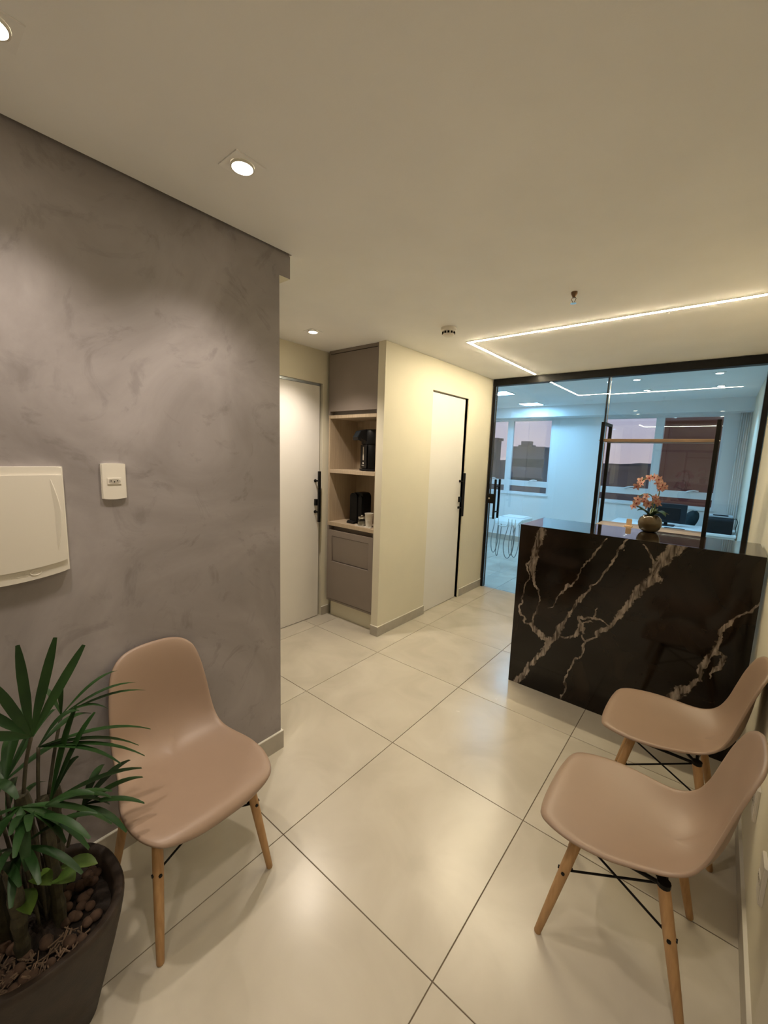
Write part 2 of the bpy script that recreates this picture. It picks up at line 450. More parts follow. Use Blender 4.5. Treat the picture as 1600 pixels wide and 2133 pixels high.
# ------------------------------------------------------------------ setting: floor
H = 2.49
T = 0.74
fl = struct('floor', [(-2.8, 3.2, -2.8, 6.95, -0.10, -0.003)], 'grout', label='beige porcelain tiled floor')
g = 0.0018
tile_me = None
for i in range(-4, 5):
    for j in range(-4, 10):
        x0, x1, y0, y1 = i * T + g, (i + 1) * T - g, j * T + g, (j + 1) * T - g
        cx0, cx1, cy0, cy1 = max(x0, -2.79), min(x1, 3.19), max(y0, -2.79), min(y1, 6.94)
        if cx1 - cx0 < 0.03 or cy1 - cy0 < 0.03: continue
        full = (cx0, cx1, cy0, cy1) == (x0, x1, y0, y1)
        ox, oy = (cx0 + cx1) / 2, (cy0 + cy1) / 2
        if full and tile_me: me = tile_me
        else:
            bm = newbm(); bx(bm, cx0 - ox, cx1 - ox, cy0 - oy, cy1 - oy, -0.012, 0.0, 0.0008, 1)
            me = bpy.data.meshes.new('tile'); bm.to_mesh(me); bm.free(); me.materials.append(M['tile'])
            if full: tile_me = me
        o = bpy.data.objects.new('tile', me); COL.objects.link(o); o.parent = fl
        o.location = Vector((ox, oy, 0)) - fl.location

# ------------------------------------------------------------------ setting: ceiling
struct('ceiling', [(1.072, 3.2, -2.8, 6.95, H, H + 0.14), (-2.8, 1.072, 0.361, 6.95, H, H + 0.14), (-2.8, 0.90, -2.8, 0.361, H, H + 0.14),
                   (0.90, 1.072, -2.8, 0.361, H + 0.05, H + 0.14)], 'ceiling')

# ------------------------------------------------------------------ setting: walls
def wall_left():
    bm = newbm()
    bx(bm, 0.90, 1.05, -2.6, 0.305, 0, H + 0.05)
    bx(bm, 0.90, 1.05, 0.305, 0.366, 2.392, H + 0.05)
    o = obj('wall_left', bm, ['cement', 'cream'])
    for p in o.data.polygons:
        if p.normal.x < 0.5: p.material_index = 1
    o['kind'] = 'structure'; o['label'] = 'grey burnished cement wall with stepped top corner'
wall_left()
struct('wall_right', [(2.96, 3.12, -2.8, 6.95, 0, H)], 'cream')
struct('wall_back', [(0.90, 3.12, -2.8, -2.6, 0, H)], 'cream')
struct('wall_corridor', [(-0.32, -0.165, -1.3, 0.90, 0, H), (-0.32, -0.165, 0.90, 1.676, 2.205, H), (-0.32, -0.165, 1.676, 2.12, 0, H)], 'cream')
struct('wall_corridor_end', [(-0.32, 0.90, -1.4, -1.3, 0, H)], 'cream')
struct('wall_middle', [(0.470, 0.545, 1.70, 2.415, 0, H), (0.40, 0.545, 2.415, 3.100, 2.205, H), (0.40, 0.545, 3.100, 3.80, 0, H), (0.40, 0.470, 2.12, 2.415, 0, H)], 'cream')
struct('wall_niche', [(-0.32, 0.470, 2.12, 2.20, 0, H)], 'cream')
struct('wall_clinic_front', [(-2.8, 0.40, 3.70, 3.80, 0, H)], 'white_wall')
struct('wall_clinic_left', [(-2.8, -2.65, 3.80, 6.95, 0, H)], 'white_wall')
W1 = (-1.25, 0.315, 0.93, 2.298); W2 = (1.13, 2.69, 0.93, 2.298)
FY = 6.70
struct('wall_far', [(-2.65, W1[0], FY, FY + 0.15, 0, H), (W1[1], W2[0], FY, FY + 0.15, 0, H), (W2[1], 2.96, FY, FY + 0.15, 0, H),
                    (W1[0], W1[1], FY, FY + 0.15, 0, W1[2]), (W2[0], W2[1], FY, FY + 0.15, 0, W2[2]),
                    (W1[0], W1[1], FY, FY + 0.15, W1[3], H), (W2[0], W2[1], FY, FY + 0.15, W2[3], H)], 'white_wall')
struct('trim_1', [(-2.65, 2.96, 6.36, FY, 2.312, H)], 'white_wall', label='white ceiling beam above the windows')

# skirting boards: porcelain strip with a pale top edge
def skirting(name, boxes, edges):
    r = struct(name, boxes, 'base')
    part('top_edge', 'base_edge', r, *edges)
    return r
skirting('baseboard_left', [(1.05, 1.061, -2.6, 0.316, 0, 0.098), (0.90, 1.05, 0.305, 0.316, 0, 0.098)], [(1.05, 1.061, -2.6, 0.316, 0.098, 0.102), (0.90, 1.05, 0.305, 0.316, 0.098, 0.102)])
skirting('baseboard_middle', [(0.470, 0.556, 1.689, 1.70, 0, 0.085), (0.545, 0.556, 1.70, 2.415, 0, 0.085), (0.545, 0.556, 3.125, 3.69, 0, 0.085)],
         [(0.470, 0.556, 1.689, 1.70, 0.085, 0.088), (0.545, 0.556, 1.70, 2.415, 0.085, 0.088), (0.545, 0.556, 3.125, 3.69, 0.085, 0.088)])
skirting('baseboard_right', [(2.949, 2.96, -2.6, 1.815, 0, 0.085)], [(2.949, 2.96, -2.6, 1.815, 0.085, 0.089)])
skirting('baseboard_corridor', [(-0.165, -0.154, 1.676, 1.785, 0, 0.085), (-0.165, -0.154, -1.3, 0.90, 0, 0.085)], [(-0.165, -0.154, 1.676, 1.785, 0.085, 0.088), (-0.165, -0.154, -1.3, 0.90, 0.085, 0.088)])
skirting('baseboard_far', [(-2.65, 2.96, FY - 0.011, FY, 0, 0.10)], [(-2.65, 2.96, FY - 0.011, FY, 0.10, 0.103)])

# ------------------------------------------------------------------ doors
def pull_handle(parent, axis_x, y, z0, z1, out, side):
    """square black bar standing off on two knobs; out = +x offset"""
    h = part('handle', 'black', parent, (axis_x + out - 0.011, axis_x + out + 0.011, y - 0.011, y + 0.011, z0, z1), bev=0.002, label='black bar pull handle')
    for z in (z0 + 0.09, z1 - 0.09):
        bm = newbm(); tube(bm, [(axis_x, y, z), (axis_x + out - 0.010, y, z)], 0.008, 12)
        tube(bm, [(axis_x, y, z), (axis_x + 0.006, y, z)], 0.015, 14)
        obj('knob', bm, 'black', h)
    return h
d1 = sroot('door_1', 'white flush corridor door beside the coffee cabinet', (-0.19, 1.28, 0))
part('door_leaf', 'door', d1, (-0.215, -0.178, 0.905, 1.650, 0.006, 2.180), bev=0.001)
part('jamb', 'gap_shade', d1, (-0.26, -0.205, 1.650, 1.674, 0, 2.2), (-0.26, -0.215, 0.9, 1.674, 2.18, 2.203))  # blackened so the gap beside the leaf reads as deep shade
part('head_rail', 'alu', d1, (-0.215, -0.180, 0.905, 1.655, 2.183, 2.203))
pull_handle(d1, -0.178, 1.602, 0.945, 1.415, 0.058, 1)
part('lock_plate', 'black', d1, (-0.178, -0.150, 1.590, 1.614, 1.095, 1.155), bev=0.002)
d2 = sroot('door_2', 'white flush door in the cream wall beside the glass partition', (0.52, 2.76, 0))
part('door_leaf', 'door', d2, (0.490, 0.530, 2.418, 3.074, 0.006, 2.190), bev=0.001)
part('jamb', 'gap_shade', d2, (0.44, 0.500, 3.074, 3.098, 0, 2.203), (0.44, 0.49, 2.416, 3.098, 2.19, 2.204))  # black backing carries the shade of the door gap in its colour
part('jamb_trim', 'cream', d2, (0.515, 0.556, 3.100, 3.124, 0, 2.205))
pull_handle(d2, 0.530, 3.045, 0.945, 1.415, 0.055, 1)
part('lock_plate', 'black', d2, (0.530, 0.556, 3.034, 3.056, 1.095, 1.155), bev=0.002)

# glass partition: fixed pane + black frame, and the sliding leaf
GY = 3.705
wg = sroot('wall_glass', 'black framed glass partition to the clinic room', (1.76, GY, 0))
part('header', 'black', wg, (0.560, 2.956, GY - 0.045, GY + 0.045, 2.415, 2.487), bev=0.002)
part('jamb', 'black', wg, (0.558, 0.586, GY - 0.035, GY + 0.035, 0.0, 2.415), bev=0.002)
part('jamb', 'black', wg, (2.920, 2.956, GY - 0.035, GY + 0.035, 0.0, 2.415), bev=0.002)
part('pane', 'glass', wg, (1.745, 2.922, GY + 0.013, GY + 0.021, 0.008, 2.42))
part('edge_seal', 'black', wg, (1.752, 1.764, GY + 0.008, GY + 0.026, 0.008, 2.415))
d3 = sroot('door_3', 'sliding glass door leaf with black pull handle and lock', (1.18, GY, 0))
part('pane', 'glass', d3, (0.588, 1.785, GY - 0.021, GY - 0.013, 0.008, 2.425))
part('edge_seal', 'chrome', d3, (1.782, 1.788, GY - 0.022, GY - 0.012, 0.008, 2.415))
for yy in (GY - 0.072, GY + 0.045):
    h = part('handle', 'black', d3, (0.672, 0.694, yy - 0.011, yy + 0.011, 0.868, 1.338), bev=0.002, label='black square bar pull handle')
    for z in (0.95, 1.255):
        bm = newbm(); tube(bm, [(0.683, yy, z), (0.683, GY - 0.017, z)], 0.008, 12)
        obj('knob', bm, 'black', h)
lk = part('lock', 'black', d3, (0.566, 0.650, GY - 0.036, GY - 0.020, 1.045, 1.160), bev=0.003)
bm = newbm(); tube(bm, [(0.600, GY - 0.036, 1.105), (0.600, GY - 0.042, 1.105)], 0.010, 16); obj('key_cylinder', bm, 'chrome', lk)

# windows of the clinic room
def window(name, W, label):
    x0, x1, z0, z1 = W
    r = sroot(name, label, ((x0 + x1) / 2, FY + 0.05, z0))
    y0, y1 = FY + 0.01, FY + 0.07
    xm = (x0 + x1) / 2
    f = 0.035
    fr = part('window_frame', 'white_alu', r, (x0, x1, y0, y1, z0, z0 + f), (x0, x1, y0, y1, z1 - 0.02, z1), (x0, x0 + 0.03, y0, y1, z0 + f, z1 - 0.02), (x1 - 0.03, x1, y0, y1, z0 + f, z1 - 0.02),
         (xm - 0.055, xm + 0.055, y0, y1, z0 + f, z1 - 0.02), (x0 + 0.03, xm - 0.055, y0, y1, 1.075, 1.178), (xm + 0.055, x1 - 0.03, y0, y1, 1.075, 1.178), bev=0.002)
    part('sill', 'white_alu', r, (x0 - 0.01, x1 + 0.01, FY - 0.02, y0, z0 - 0.02, z0 + 0.005), bev=0.002)
    for a, b in ((x0 + 0.03, xm - 0.055), (xm + 0.055, x1 - 0.03)):
        part('pane', 'window_glass', r, (a, b, y0 + 0.035, y0 + 0.041, 1.178, z1 - 0.02))
        part('pane', 'window_glass', r, (a, b, y0 + 0.035, y0 + 0.041, z0 + f, 1.075))
        c = (a + b) / 2 + 0.1
        bm = newbm()
        tube(bm, crom([(c - 0.08, y0 - 0.01, 1.165), (c - 0.03, y0 - 0.03, 1.19), (c + 0.02, y0 - 0.035, 1.20), (c + 0.08, y0 - 0.03, 1.195)], 4), [0.012, 0.012, 0.012, 0.011, 0.011, 0.010, 0.010, 0.010, 0.009, 0.009, 0.008, 0.008, 0.007], 8)
        bx(bm, c - 0.10, c - 0.05, y0 - 0.015, y0 + 0.002, 1.150, 1.172)
        obj('lever', bm, 'white_alu', fr, smooth=False)
window('window_1', W1, 'white framed window on the left of the clinic wall')
window('window_2', W2, 'white framed window on the right of the clinic wall')

# ------------------------------------------------------------------ lamps
def downlight(x, y, label, warm=True, power=None, group=None, size=0.105):
    c = 'led_warm' if warm else 'led_cool'
    t = thing('downlight', label, 'ceiling light', (x, y, H), 0, group)
    s = size / 2
    bm = newbm()
    n = 32; inner = []; outer = []; il = []; ol = []
    for q in range(n):
        a = 2 * PI * q / n; cc, ss = math.cos(a), math.sin(a)
        k = 1 / max(abs(cc), abs(ss))
        outer.append(bm.verts.new((s * k * cc, s * k * ss, -0.0005))); ol.append(bm.verts.new((s * k * cc, s * k * ss, -0.004)))
        inner.append(bm.verts.new((s * .72 * cc, s * .72 * ss, -0.0005))); il.append(bm.verts.new((s * .72 * cc, s * .72 * ss, -0.002)))
    for q in range(n):
        r = (q + 1) % n
        bm.faces.new((ol[q], ol[r], il[r], il[q])); bm.faces.new((outer[q], outer[r], ol[r], ol[q])); bm.faces.new((inner[q], il[q], il[r], inner[r]))
    obj('trim_plate', bm, 'ceiling', t, local=True)
    bm = newbm(); lathe(bm, [(s * .70, -0.001), (s * .70, -0.009), (s * .62, -0.009), (s * .62, -0.001)], seg=32, cap0=False, cap1=False)
    obj('bezel', bm, 'plate', t, local=True)
    bm = newbm(); lathe(bm, [(s * .60, -0.001), (s * .60, -0.006), (s * .3, -0.0075)], seg=32)
    obj('lens', bm, c, t, local=True)
    ld = bpy.data.lights.new('downlight_lamp', 'SPOT'); ld.energy = power or (SPOT_W if warm else CLINIC_SPOT_W)
    ld.color = WARM if warm else COOL
    ld.spot_size = math.radians(112); ld.spot_blend = 1.0; ld.shadow_soft_size = 0.028
    lo = bpy.data.objects.new('downlight_lamp', ld); COL.objects.link(lo); lo.parent = t; lo.location = (0, 0, -0.04)
    return t
G1 = 'recessed spots of the waiting area'
downlight(1.43, -0.115, 'bright square-trimmed downlight above the single chair by the grey wall', group=G1)
downlight(1.392, -0.70, 'downlight at the upper left edge above the electrical panel', group=G1)
downlight(0.224, 1.217, 'small downlight in the corridor in front of the coffee cabinet', group=G1, power=45)
downlight(2.62, -0.62, 'downlight above the pair of chairs along the cream wall, behind the viewer', group=G1, power=20)
downlight(2.62, -1.55, 'added fill downlight at the back of the waiting area by the cream wall', group=G1, power=20)  # unseen lamp, added to raise the waiting area's light level
G2 = 'recessed spots of the clinic room'
downlight(1.892, 4.389, 'downlight behind the glass nearest to the partition, left one', False, group=G2)
downlight(1.887, 5.207, 'downlight behind the glass over the monitor desk, left one of the second row', False, group=G2)
downlight(2.598, 4.368, 'downlight behind the glass nearest to the partition, right one', False, group=G2)
downlight(2.607, 5.227, 'downlight behind the glass over the printer, right one of the second row', False, group=G2)
# L-shaped LED profile
t = thing('led_strip_light', 'L-shaped warm LED strip set in the ceiling above the reception counter', 'strip light', (1.066, 2.09, H))
zt = H - 0.0005
part('diffuser', 'led', t, (1.058, 2.80, 2.0822, 2.0978, H - 0.0085, zt), (1.058, 1.0738, 2.0978, 3.575, H - 0.0085, zt))
part('profile', 'plate', t, (1.049, 2.807, 2.0745, 2.0815, H - 0.0060, zt), (1.0750, 2.807, 2.0985, 2.1055, H - 0.0060, zt), (1.049, 1.0570, 2.0815, 3.581, H - 0.0060, zt), (1.0750, 1.083, 2.1055, 3.581, H - 0.0060, zt))
# square LED panels of the clinic
for cx, cy, lb in ((0.20, 4.645, 'square cool LED panel at the left edge of the glass'), (0.168, 5.957, 'square cool LED panel above the left clinic window')):
    t = thing('square_ceiling_light', lb, 'ceiling light', (cx, cy, H), 0, 'square LED panels of the clinic room')
    part('diffuser', 'panel_cool', t, (cx - 0.15, cx + 0.15, cy - 0.15, cy + 0.15, H - 0.010, H - 0.001))
    part('frame', 'white_alu', t, (cx - 0.165, cx - 0.151, cy - 0.165, cy + 0.165, H - 0.012, H - 0.0005), (cx + 0.151, cx + 0.165, cy - 0.165, cy + 0.165, H - 0.012, H - 0.0005),
         (cx - 0.151, cx + 0.151, cy - 0.165, cy - 0.151, H - 0.012, H - 0.0005), (cx - 0.151, cx + 0.151, cy + 0.151, cy + 0.165, H - 0.012, H - 0.0005))
# unseen clinic lamps behind the wall, added to raise the light level
downlight(-1.2, 4.6, 'added fill downlight of the clinic room hidden behind the cream wall, near row', False, group=G2)
downlight(-1.2, 5.7, 'added fill downlight of the clinic room hidden behind the cream wall, far row', False, group=G2)

# smoke detector and sprinkler
t = thing('smoke_detector', 'round white smoke detector with dark slots on the ceiling', 'smoke detector', (1.116, 1.70, H))
bm = newbm(); lathe(bm, [(0.056, H - 0.0005), (0.056, H - 0.018), (0.052, H - 0.022), (0.046, H - 0.024), (0.042, H - 0.046), (0.032, H - 0.055), (0.012, H - 0.058)], 1.116, 1.70, 40)
autosmooth(obj('housing', bm, 'plate', t))
for q in range(12):
    a = 2 * PI * q / 12
    bm = newbm(); bx(bm, 0.0420, 0.0465, -0.007, 0.007, -0.043, -0.029)
    bmesh.ops.rotate(bm, verts=bm.verts, cent=(0, 0, 0), matrix=Matrix.Rotation(a, 3, 'Z'))
    bmesh.ops.translate(bm, verts=bm.verts, vec=(1.116, 1.70, H))
    obj('slot', bm, 'gap_shade', t)
t = thing('fire_sprinkler', 'small bronze pendent fire sprinkler on the ceiling', 'sprinkler', (2.0, 1.52, H))
bm = newbm(); lathe(bm, [(0.016, H - 0.0005), (0.016, H - 0.010), (0.010, H - 0.022), (0.007, H - 0.030)], 2.0, 1.52, 20)
autosmooth(obj('body', bm, 'bronze', t))
bm = newbm()
for s in (-1, 1): tube(bm, [(2.0 + s * 0.006, 1.52, H - 0.026), (2.0 + s * 0.012, 1.52, H - 0.036), (2.0 + s * 0.004, 1.52, H - 0.052), (2.0, 1.52, H - 0.056)], 0.0018, 6)
obj('frame_arms', bm, 'bronze', t)
bm = newbm(); lathe(bm, [(0.004, H - 0.056), (0.016, H - 0.0575), (0.016, H - 0.059), (0.003, H - 0.060)], 2.0, 1.52, 16); obj('deflector', bm, 'chrome', t)

# ------------------------------------------------------------------ shell chairs
def catmull2(pts, n): return crom([(a, b, 0) for a, b in pts], n)
# side rim of the shell, front lip to top edge (forward, up)
PROF = [(.246, .396), (.244, .412), (.231, .428), (.20, .437), (.13, .442), (.06, .447), (-.01, .452), (-.07, .459), (-.12, .472), (-.160, .502), (-.187, .557), (-.207, .63), (-.228, .71), (-.252, .78), (-.271, .822), (-.278, .836)]
_p = catmull2(PROF, 8)
_s = [0.0]
for a, b in zip(_p[:-1], _p[1:]): _s.append(_s[-1] + (b - a).length)
LTOT = _s[-1]
def prof(s):
    s = max(0.0, min(LTOT, s))
    lo, hi = 0, len(_s) - 1
    while hi - lo > 1:
        mid = (lo + hi) // 2
        if _s[mid] <= s: lo = mid
        else: hi = mid
    t = (s - _s[lo]) / max(1e-9, _s[hi] - _s[lo])
    p = _p[lo].lerp(_p[hi], t)
    a = _p[max(lo - 2, 0)]; b = _p[min(hi + 2, len(_p) - 1)]
    d = (b - a).normalized()
    return p, Vector((d.y, -d.x, 0))      # normal towards the sitter
DISH = [(0, -.010), (.10, .006), (.22, .022), (.34, .032), (.45, .044), (.54, .052), (.64, .050), (.78, .038), (.9, .020), (1.0, .004)]
_dish = catmull2(DISH, 12)
def lerp_tab(tab, x):
    for a, b in zip(tab[:-1], tab[1:]):
        if x <= b.x:
            return a.y + (b.y - a.y) * (x - a.x) / max(1e-9, b.x - a.x)
    return tab[-1].y
HALF = [(0, 0), (0.0, .07), (.006, .115), (.022, .155), (.055, .190), (.11, .216), (.18, .231), (.25, .234), (.32, .228), (.39, .213), (.45, .199), (.51, .190), (.58, .186), (.68, .181), (.78, .173), (.86, .163), (.92, .148), (.962, .122), (.985, .09), (.997, .05), (1.0, 0)]
_halfw = catmull2(HALF[1:], 6)
def shell_mesh():
    bd = [(s * LTOT, t) for s, t in HALF]
    half = catmull2(bd, 5)
    loop = [(p.x, p.y) for p in half] + [(p.x, -p.y) for p in half[-2:0:-1]]
    s0 = 0.47 * LTOT
    rho = [0.05, .15, .27, .39, .5, .6, .69, .77, .84, .9, .945, .975, 1.0]
    bm = newbm()
    def P(s, t, drop=0.0, outw=1.0):
        p, n = prof(s); k = lerp_tab(_dish, s / LTOT)
        w = max(0.14, lerp_tab(_halfw, s / LTOT))
        d = -k * (1 - min(1.05, abs(t) / w) ** 2.2) - drop
        return (p.x + n.x * d, t * outw, p.y + n.y * d)
    c = bm.verts.new(P(s0, 0))
    rings = []
    for r in rho:
        drop = 0.0 if r < .93 else 0.006 * ((r - .93) / .07) ** 2
        rings.append([bm.verts.new(P(s0 + (a - s0) * r, b * r, drop)) for a, b in loop])
    rings.append([bm.verts.new(P(s0 + (a - s0) * 1.0, b * 1.012, 0.013, 1.0)) for a, b in loop])
    n = len(loop)
    for q in range(n): bm.faces.new((c, rings[0][q], rings[0][(q + 1) % n]))
    for A, B in zip(rings[:-1], rings[1:]):
        for q in range(n): bm.faces.new((A[q], B[q], B[(q + 1) % n], A[(q + 1) % n]))
    return bm
def make_chair(loc, rz, label, group):
    t = thing('shell_chair', label, 'chair', loc, rz, group)
    bm = shell_mesh()
    o = obj('seat_shell', bm, 'shell', t, smooth=True, local=True)
    up = sum((p.normal.z for p in o.data.polygons if p.center.z < 0.5), 0.0)
    if up < 0:
        o.data.flip_normals()
    md = o.modifiers.new('thickness', 'SOLIDIFY'); md.thickness = 0.007; md.offset = -1.0
    ft, tp = 0.200, (0.112, 0.158, 0.402)
    def legpt(sx, sy, z):
        k = z / tp[2]
        return Vector((sx * (ft + (tp[0] - ft) * k), sy * (ft + (tp[1] - ft) * k), z))
    for sx in (1, -1):
        for sy in (1, -1):
            bm = newbm()
            tube(bm, [legpt(sx, sy, 0), legpt(sx, sy, .004), legpt(sx, sy, .14), legpt(sx, sy, .27), legpt(sx, sy, .398), legpt(sx, sy, .402)], [.0095, .0115, .0145, .0165, .0165, .0150], 14)
            lg = autosmooth(obj('leg', bm, 'beech', t, local=True), 50)
            c = legpt(sx, sy, .262)
            bm = newbm(); d = Vector((sx, 0, 0)); tube(bm, [c + d * .012, c + d * .0195], .0055, 10); d = Vector((0, sy, 0)); tube(bm, [c + d * .012, c + d * .0195], .0055, 10)
            tube(bm, [c - Vector((sx, sy, 0)) * .006, c - Vector((sx, sy, 0)) * .019], .0065, 10)
            obj('bolt', bm, 'black', lg, local=True)
    def rod(a, b):
        bm = newbm(); tube(bm, [a, b], .0035, 8); obj('brace_rod', bm, 'black', t, local=True)
    for s in (1, -1):
        i = 0.012
        rod(legpt(1, s, .258) - Vector((i, s * i, 0)), legpt(-1, s, .385) + Vector((i, -s * i, 0)))
        rod(legpt(-1, s, .258) + Vector((i, -s * i, 0)), legpt(1, s, .385) - Vector((i, s * i, 0)))
        rod(legpt(s, 1, .258) - Vector((s * i, i, 0)), legpt(s, -1, .385) - Vector((s * i, -i, 0)))
        rod(legpt(s, -1, .258) - Vector((s * i, -i, 0)), legpt(s, 1, .385) - Vector((s * i, i, 0)))
    bm = newbm()
    a = [legpt(1, 1, .395), legpt(1, -1, .395), legpt(-1, -1, .395), legpt(-1, 1, .395)]
    for k in range(4): tube(bm, [a[k], a[(k + 1) % 4]], .006, 8)
    tube(bm, [a[0], a[2]], .006, 8); tube(bm, [a[1], a[3]], .006, 8)
    for q in a: tube(bm, [q - Vector((0, 0, .001)), q + Vector((0, 0, .012))], .0175, 12)
    obj('mounting_frame', bm, 'black', t, local=True)
    return t
GC = 'nude shell chairs of the waiting area'
ch = make_chair((1.353, -0.318, 0), 0, 'nude plastic shell chair alone against the grey wall beside the palm', GC)
dup(ch, (2.618, 0.547, 0), PI, 'nude shell chair on the right, nearest to the viewer', GC)
dup(ch, (2.668, 1.212, 0), PI, 'nude shell chair on the right, tucked between the counter and the nearer chair', GC)

# ------------------------------------------------------------------ reception counter
t = thing('reception_counter', 'dark veined marble reception counter with waterfall front', 'counter', (CX, CY, 0))
def front_panel(t):
    import numpy as np
    x0, x1, z0, z1 = 1.70, 2.947, 0.0, 1.1455
    nx, nz = 416, 382
    xs = np.linspace(x0, x1, nx + 1); zs = np.linspace(z0, z1, nz + 1)
    f = vein_field(xs, zs)
    X, Z = np.meshgrid(xs, zs)
    co = np.stack([X.ravel() - CX, np.full(X.size, 1.8175 - CY), Z.ravel()], 1)
    i = (np.arange(nz)[:, None] * (nx + 1) + np.arange(nx)[None, :]).ravel()
    quads = np.stack([i, i + 1, i + nx + 2, i + nx + 1], 1)
    nv = len(co)
    back = np.array([(x0 - CX, 1.8375 - CY, z0), (x1 - CX, 1.8375 - CY, z0), (x1 - CX, 1.8375 - CY, z1), (x0 - CX, 1.8375 - CY, z1),
                     (x0 - CX, 1.8175 - CY, z0), (x1 - CX, 1.8175 - CY, z0), (x1 - CX, 1.8175 - CY, z1), (x0 - CX, 1.8175 - CY, z1)])
    b = nv
    extra = [(b + 1, b, b + 3, b + 2), (b + 4, b, b + 1, b + 5), (b + 5, b + 1, b + 2, b + 6), (b + 6, b + 2, b + 3, b + 7), (b + 7, b + 3, b, b + 4)]
    me = bpy.data.meshes.new('front_panel')
    me.from_pydata(np.vstack([co, back]).tolist(), [], quads.tolist() + extra)
    a = me.attributes.new('vein', 'FLOAT', 'POINT')
    a.data.foreach_set('value', np.concatenate([f.ravel(), np.zeros(8)]).astype('f'))
    me.materials.append(M['marble'])
    o = bpy.data.objects.new('front_panel', me); COL.objects.link(o); o.parent = t
front_panel(t)
part('top_slab', 'marble_top', t, (1.70, 2.947, 1.838, 2.285, 1.1255, 1.1455), bev=0.0012)
part('side_panel', 'marble', t, (1.70, 1.72, 1.838, 2.285, 0.0, 1.125), bev=0.0012)
# rack with wooden boards behind the counter
t = thing('shelf_rack', 'black metal frame rack with wooden shelves rising behind the counter', 'shelf', (2.36, 2.43, 0))
rx0, rx1, ry0, ry1 = 2.034, 2.690, 2.297, 2.560
for xa in (rx0, rx1 - 0.022):
    part('side_frame', 'black', t, (xa, xa + 0.022, ry0, ry0 + 0.022, 0, 1.865), (xa, xa + 0.022, ry1 - 0.022, ry1, 0, 1.865), (xa, xa + 0.022, ry0 + 0.022, ry1 - 0.022, 1.845, 1.865), bev=0.001)
part('shelf_board', 'rack_wood', t, (rx0 + 0.023, rx1 - 0.023, ry0 + 0.004, ry1 - 0.004, 1.728, 1.748), bev=0.001)
part('shelf_board', 'rack_deck', t, (rx0 + 0.023, rx1 - 0.023, ry0 - 0.008, ry1 - 0.002, 1.118, 1.140), bev=0.001)
for xa in (rx0 - 0.002, rx1 + 0.002):
    bm = newbm(); tube(bm, [(xa, ry0 + 0.011, 1.738), (xa + 0.001, ry0 - 0.003, 1.738)], 0.004, 8); obj('bolt', bm, 'chrome', t)

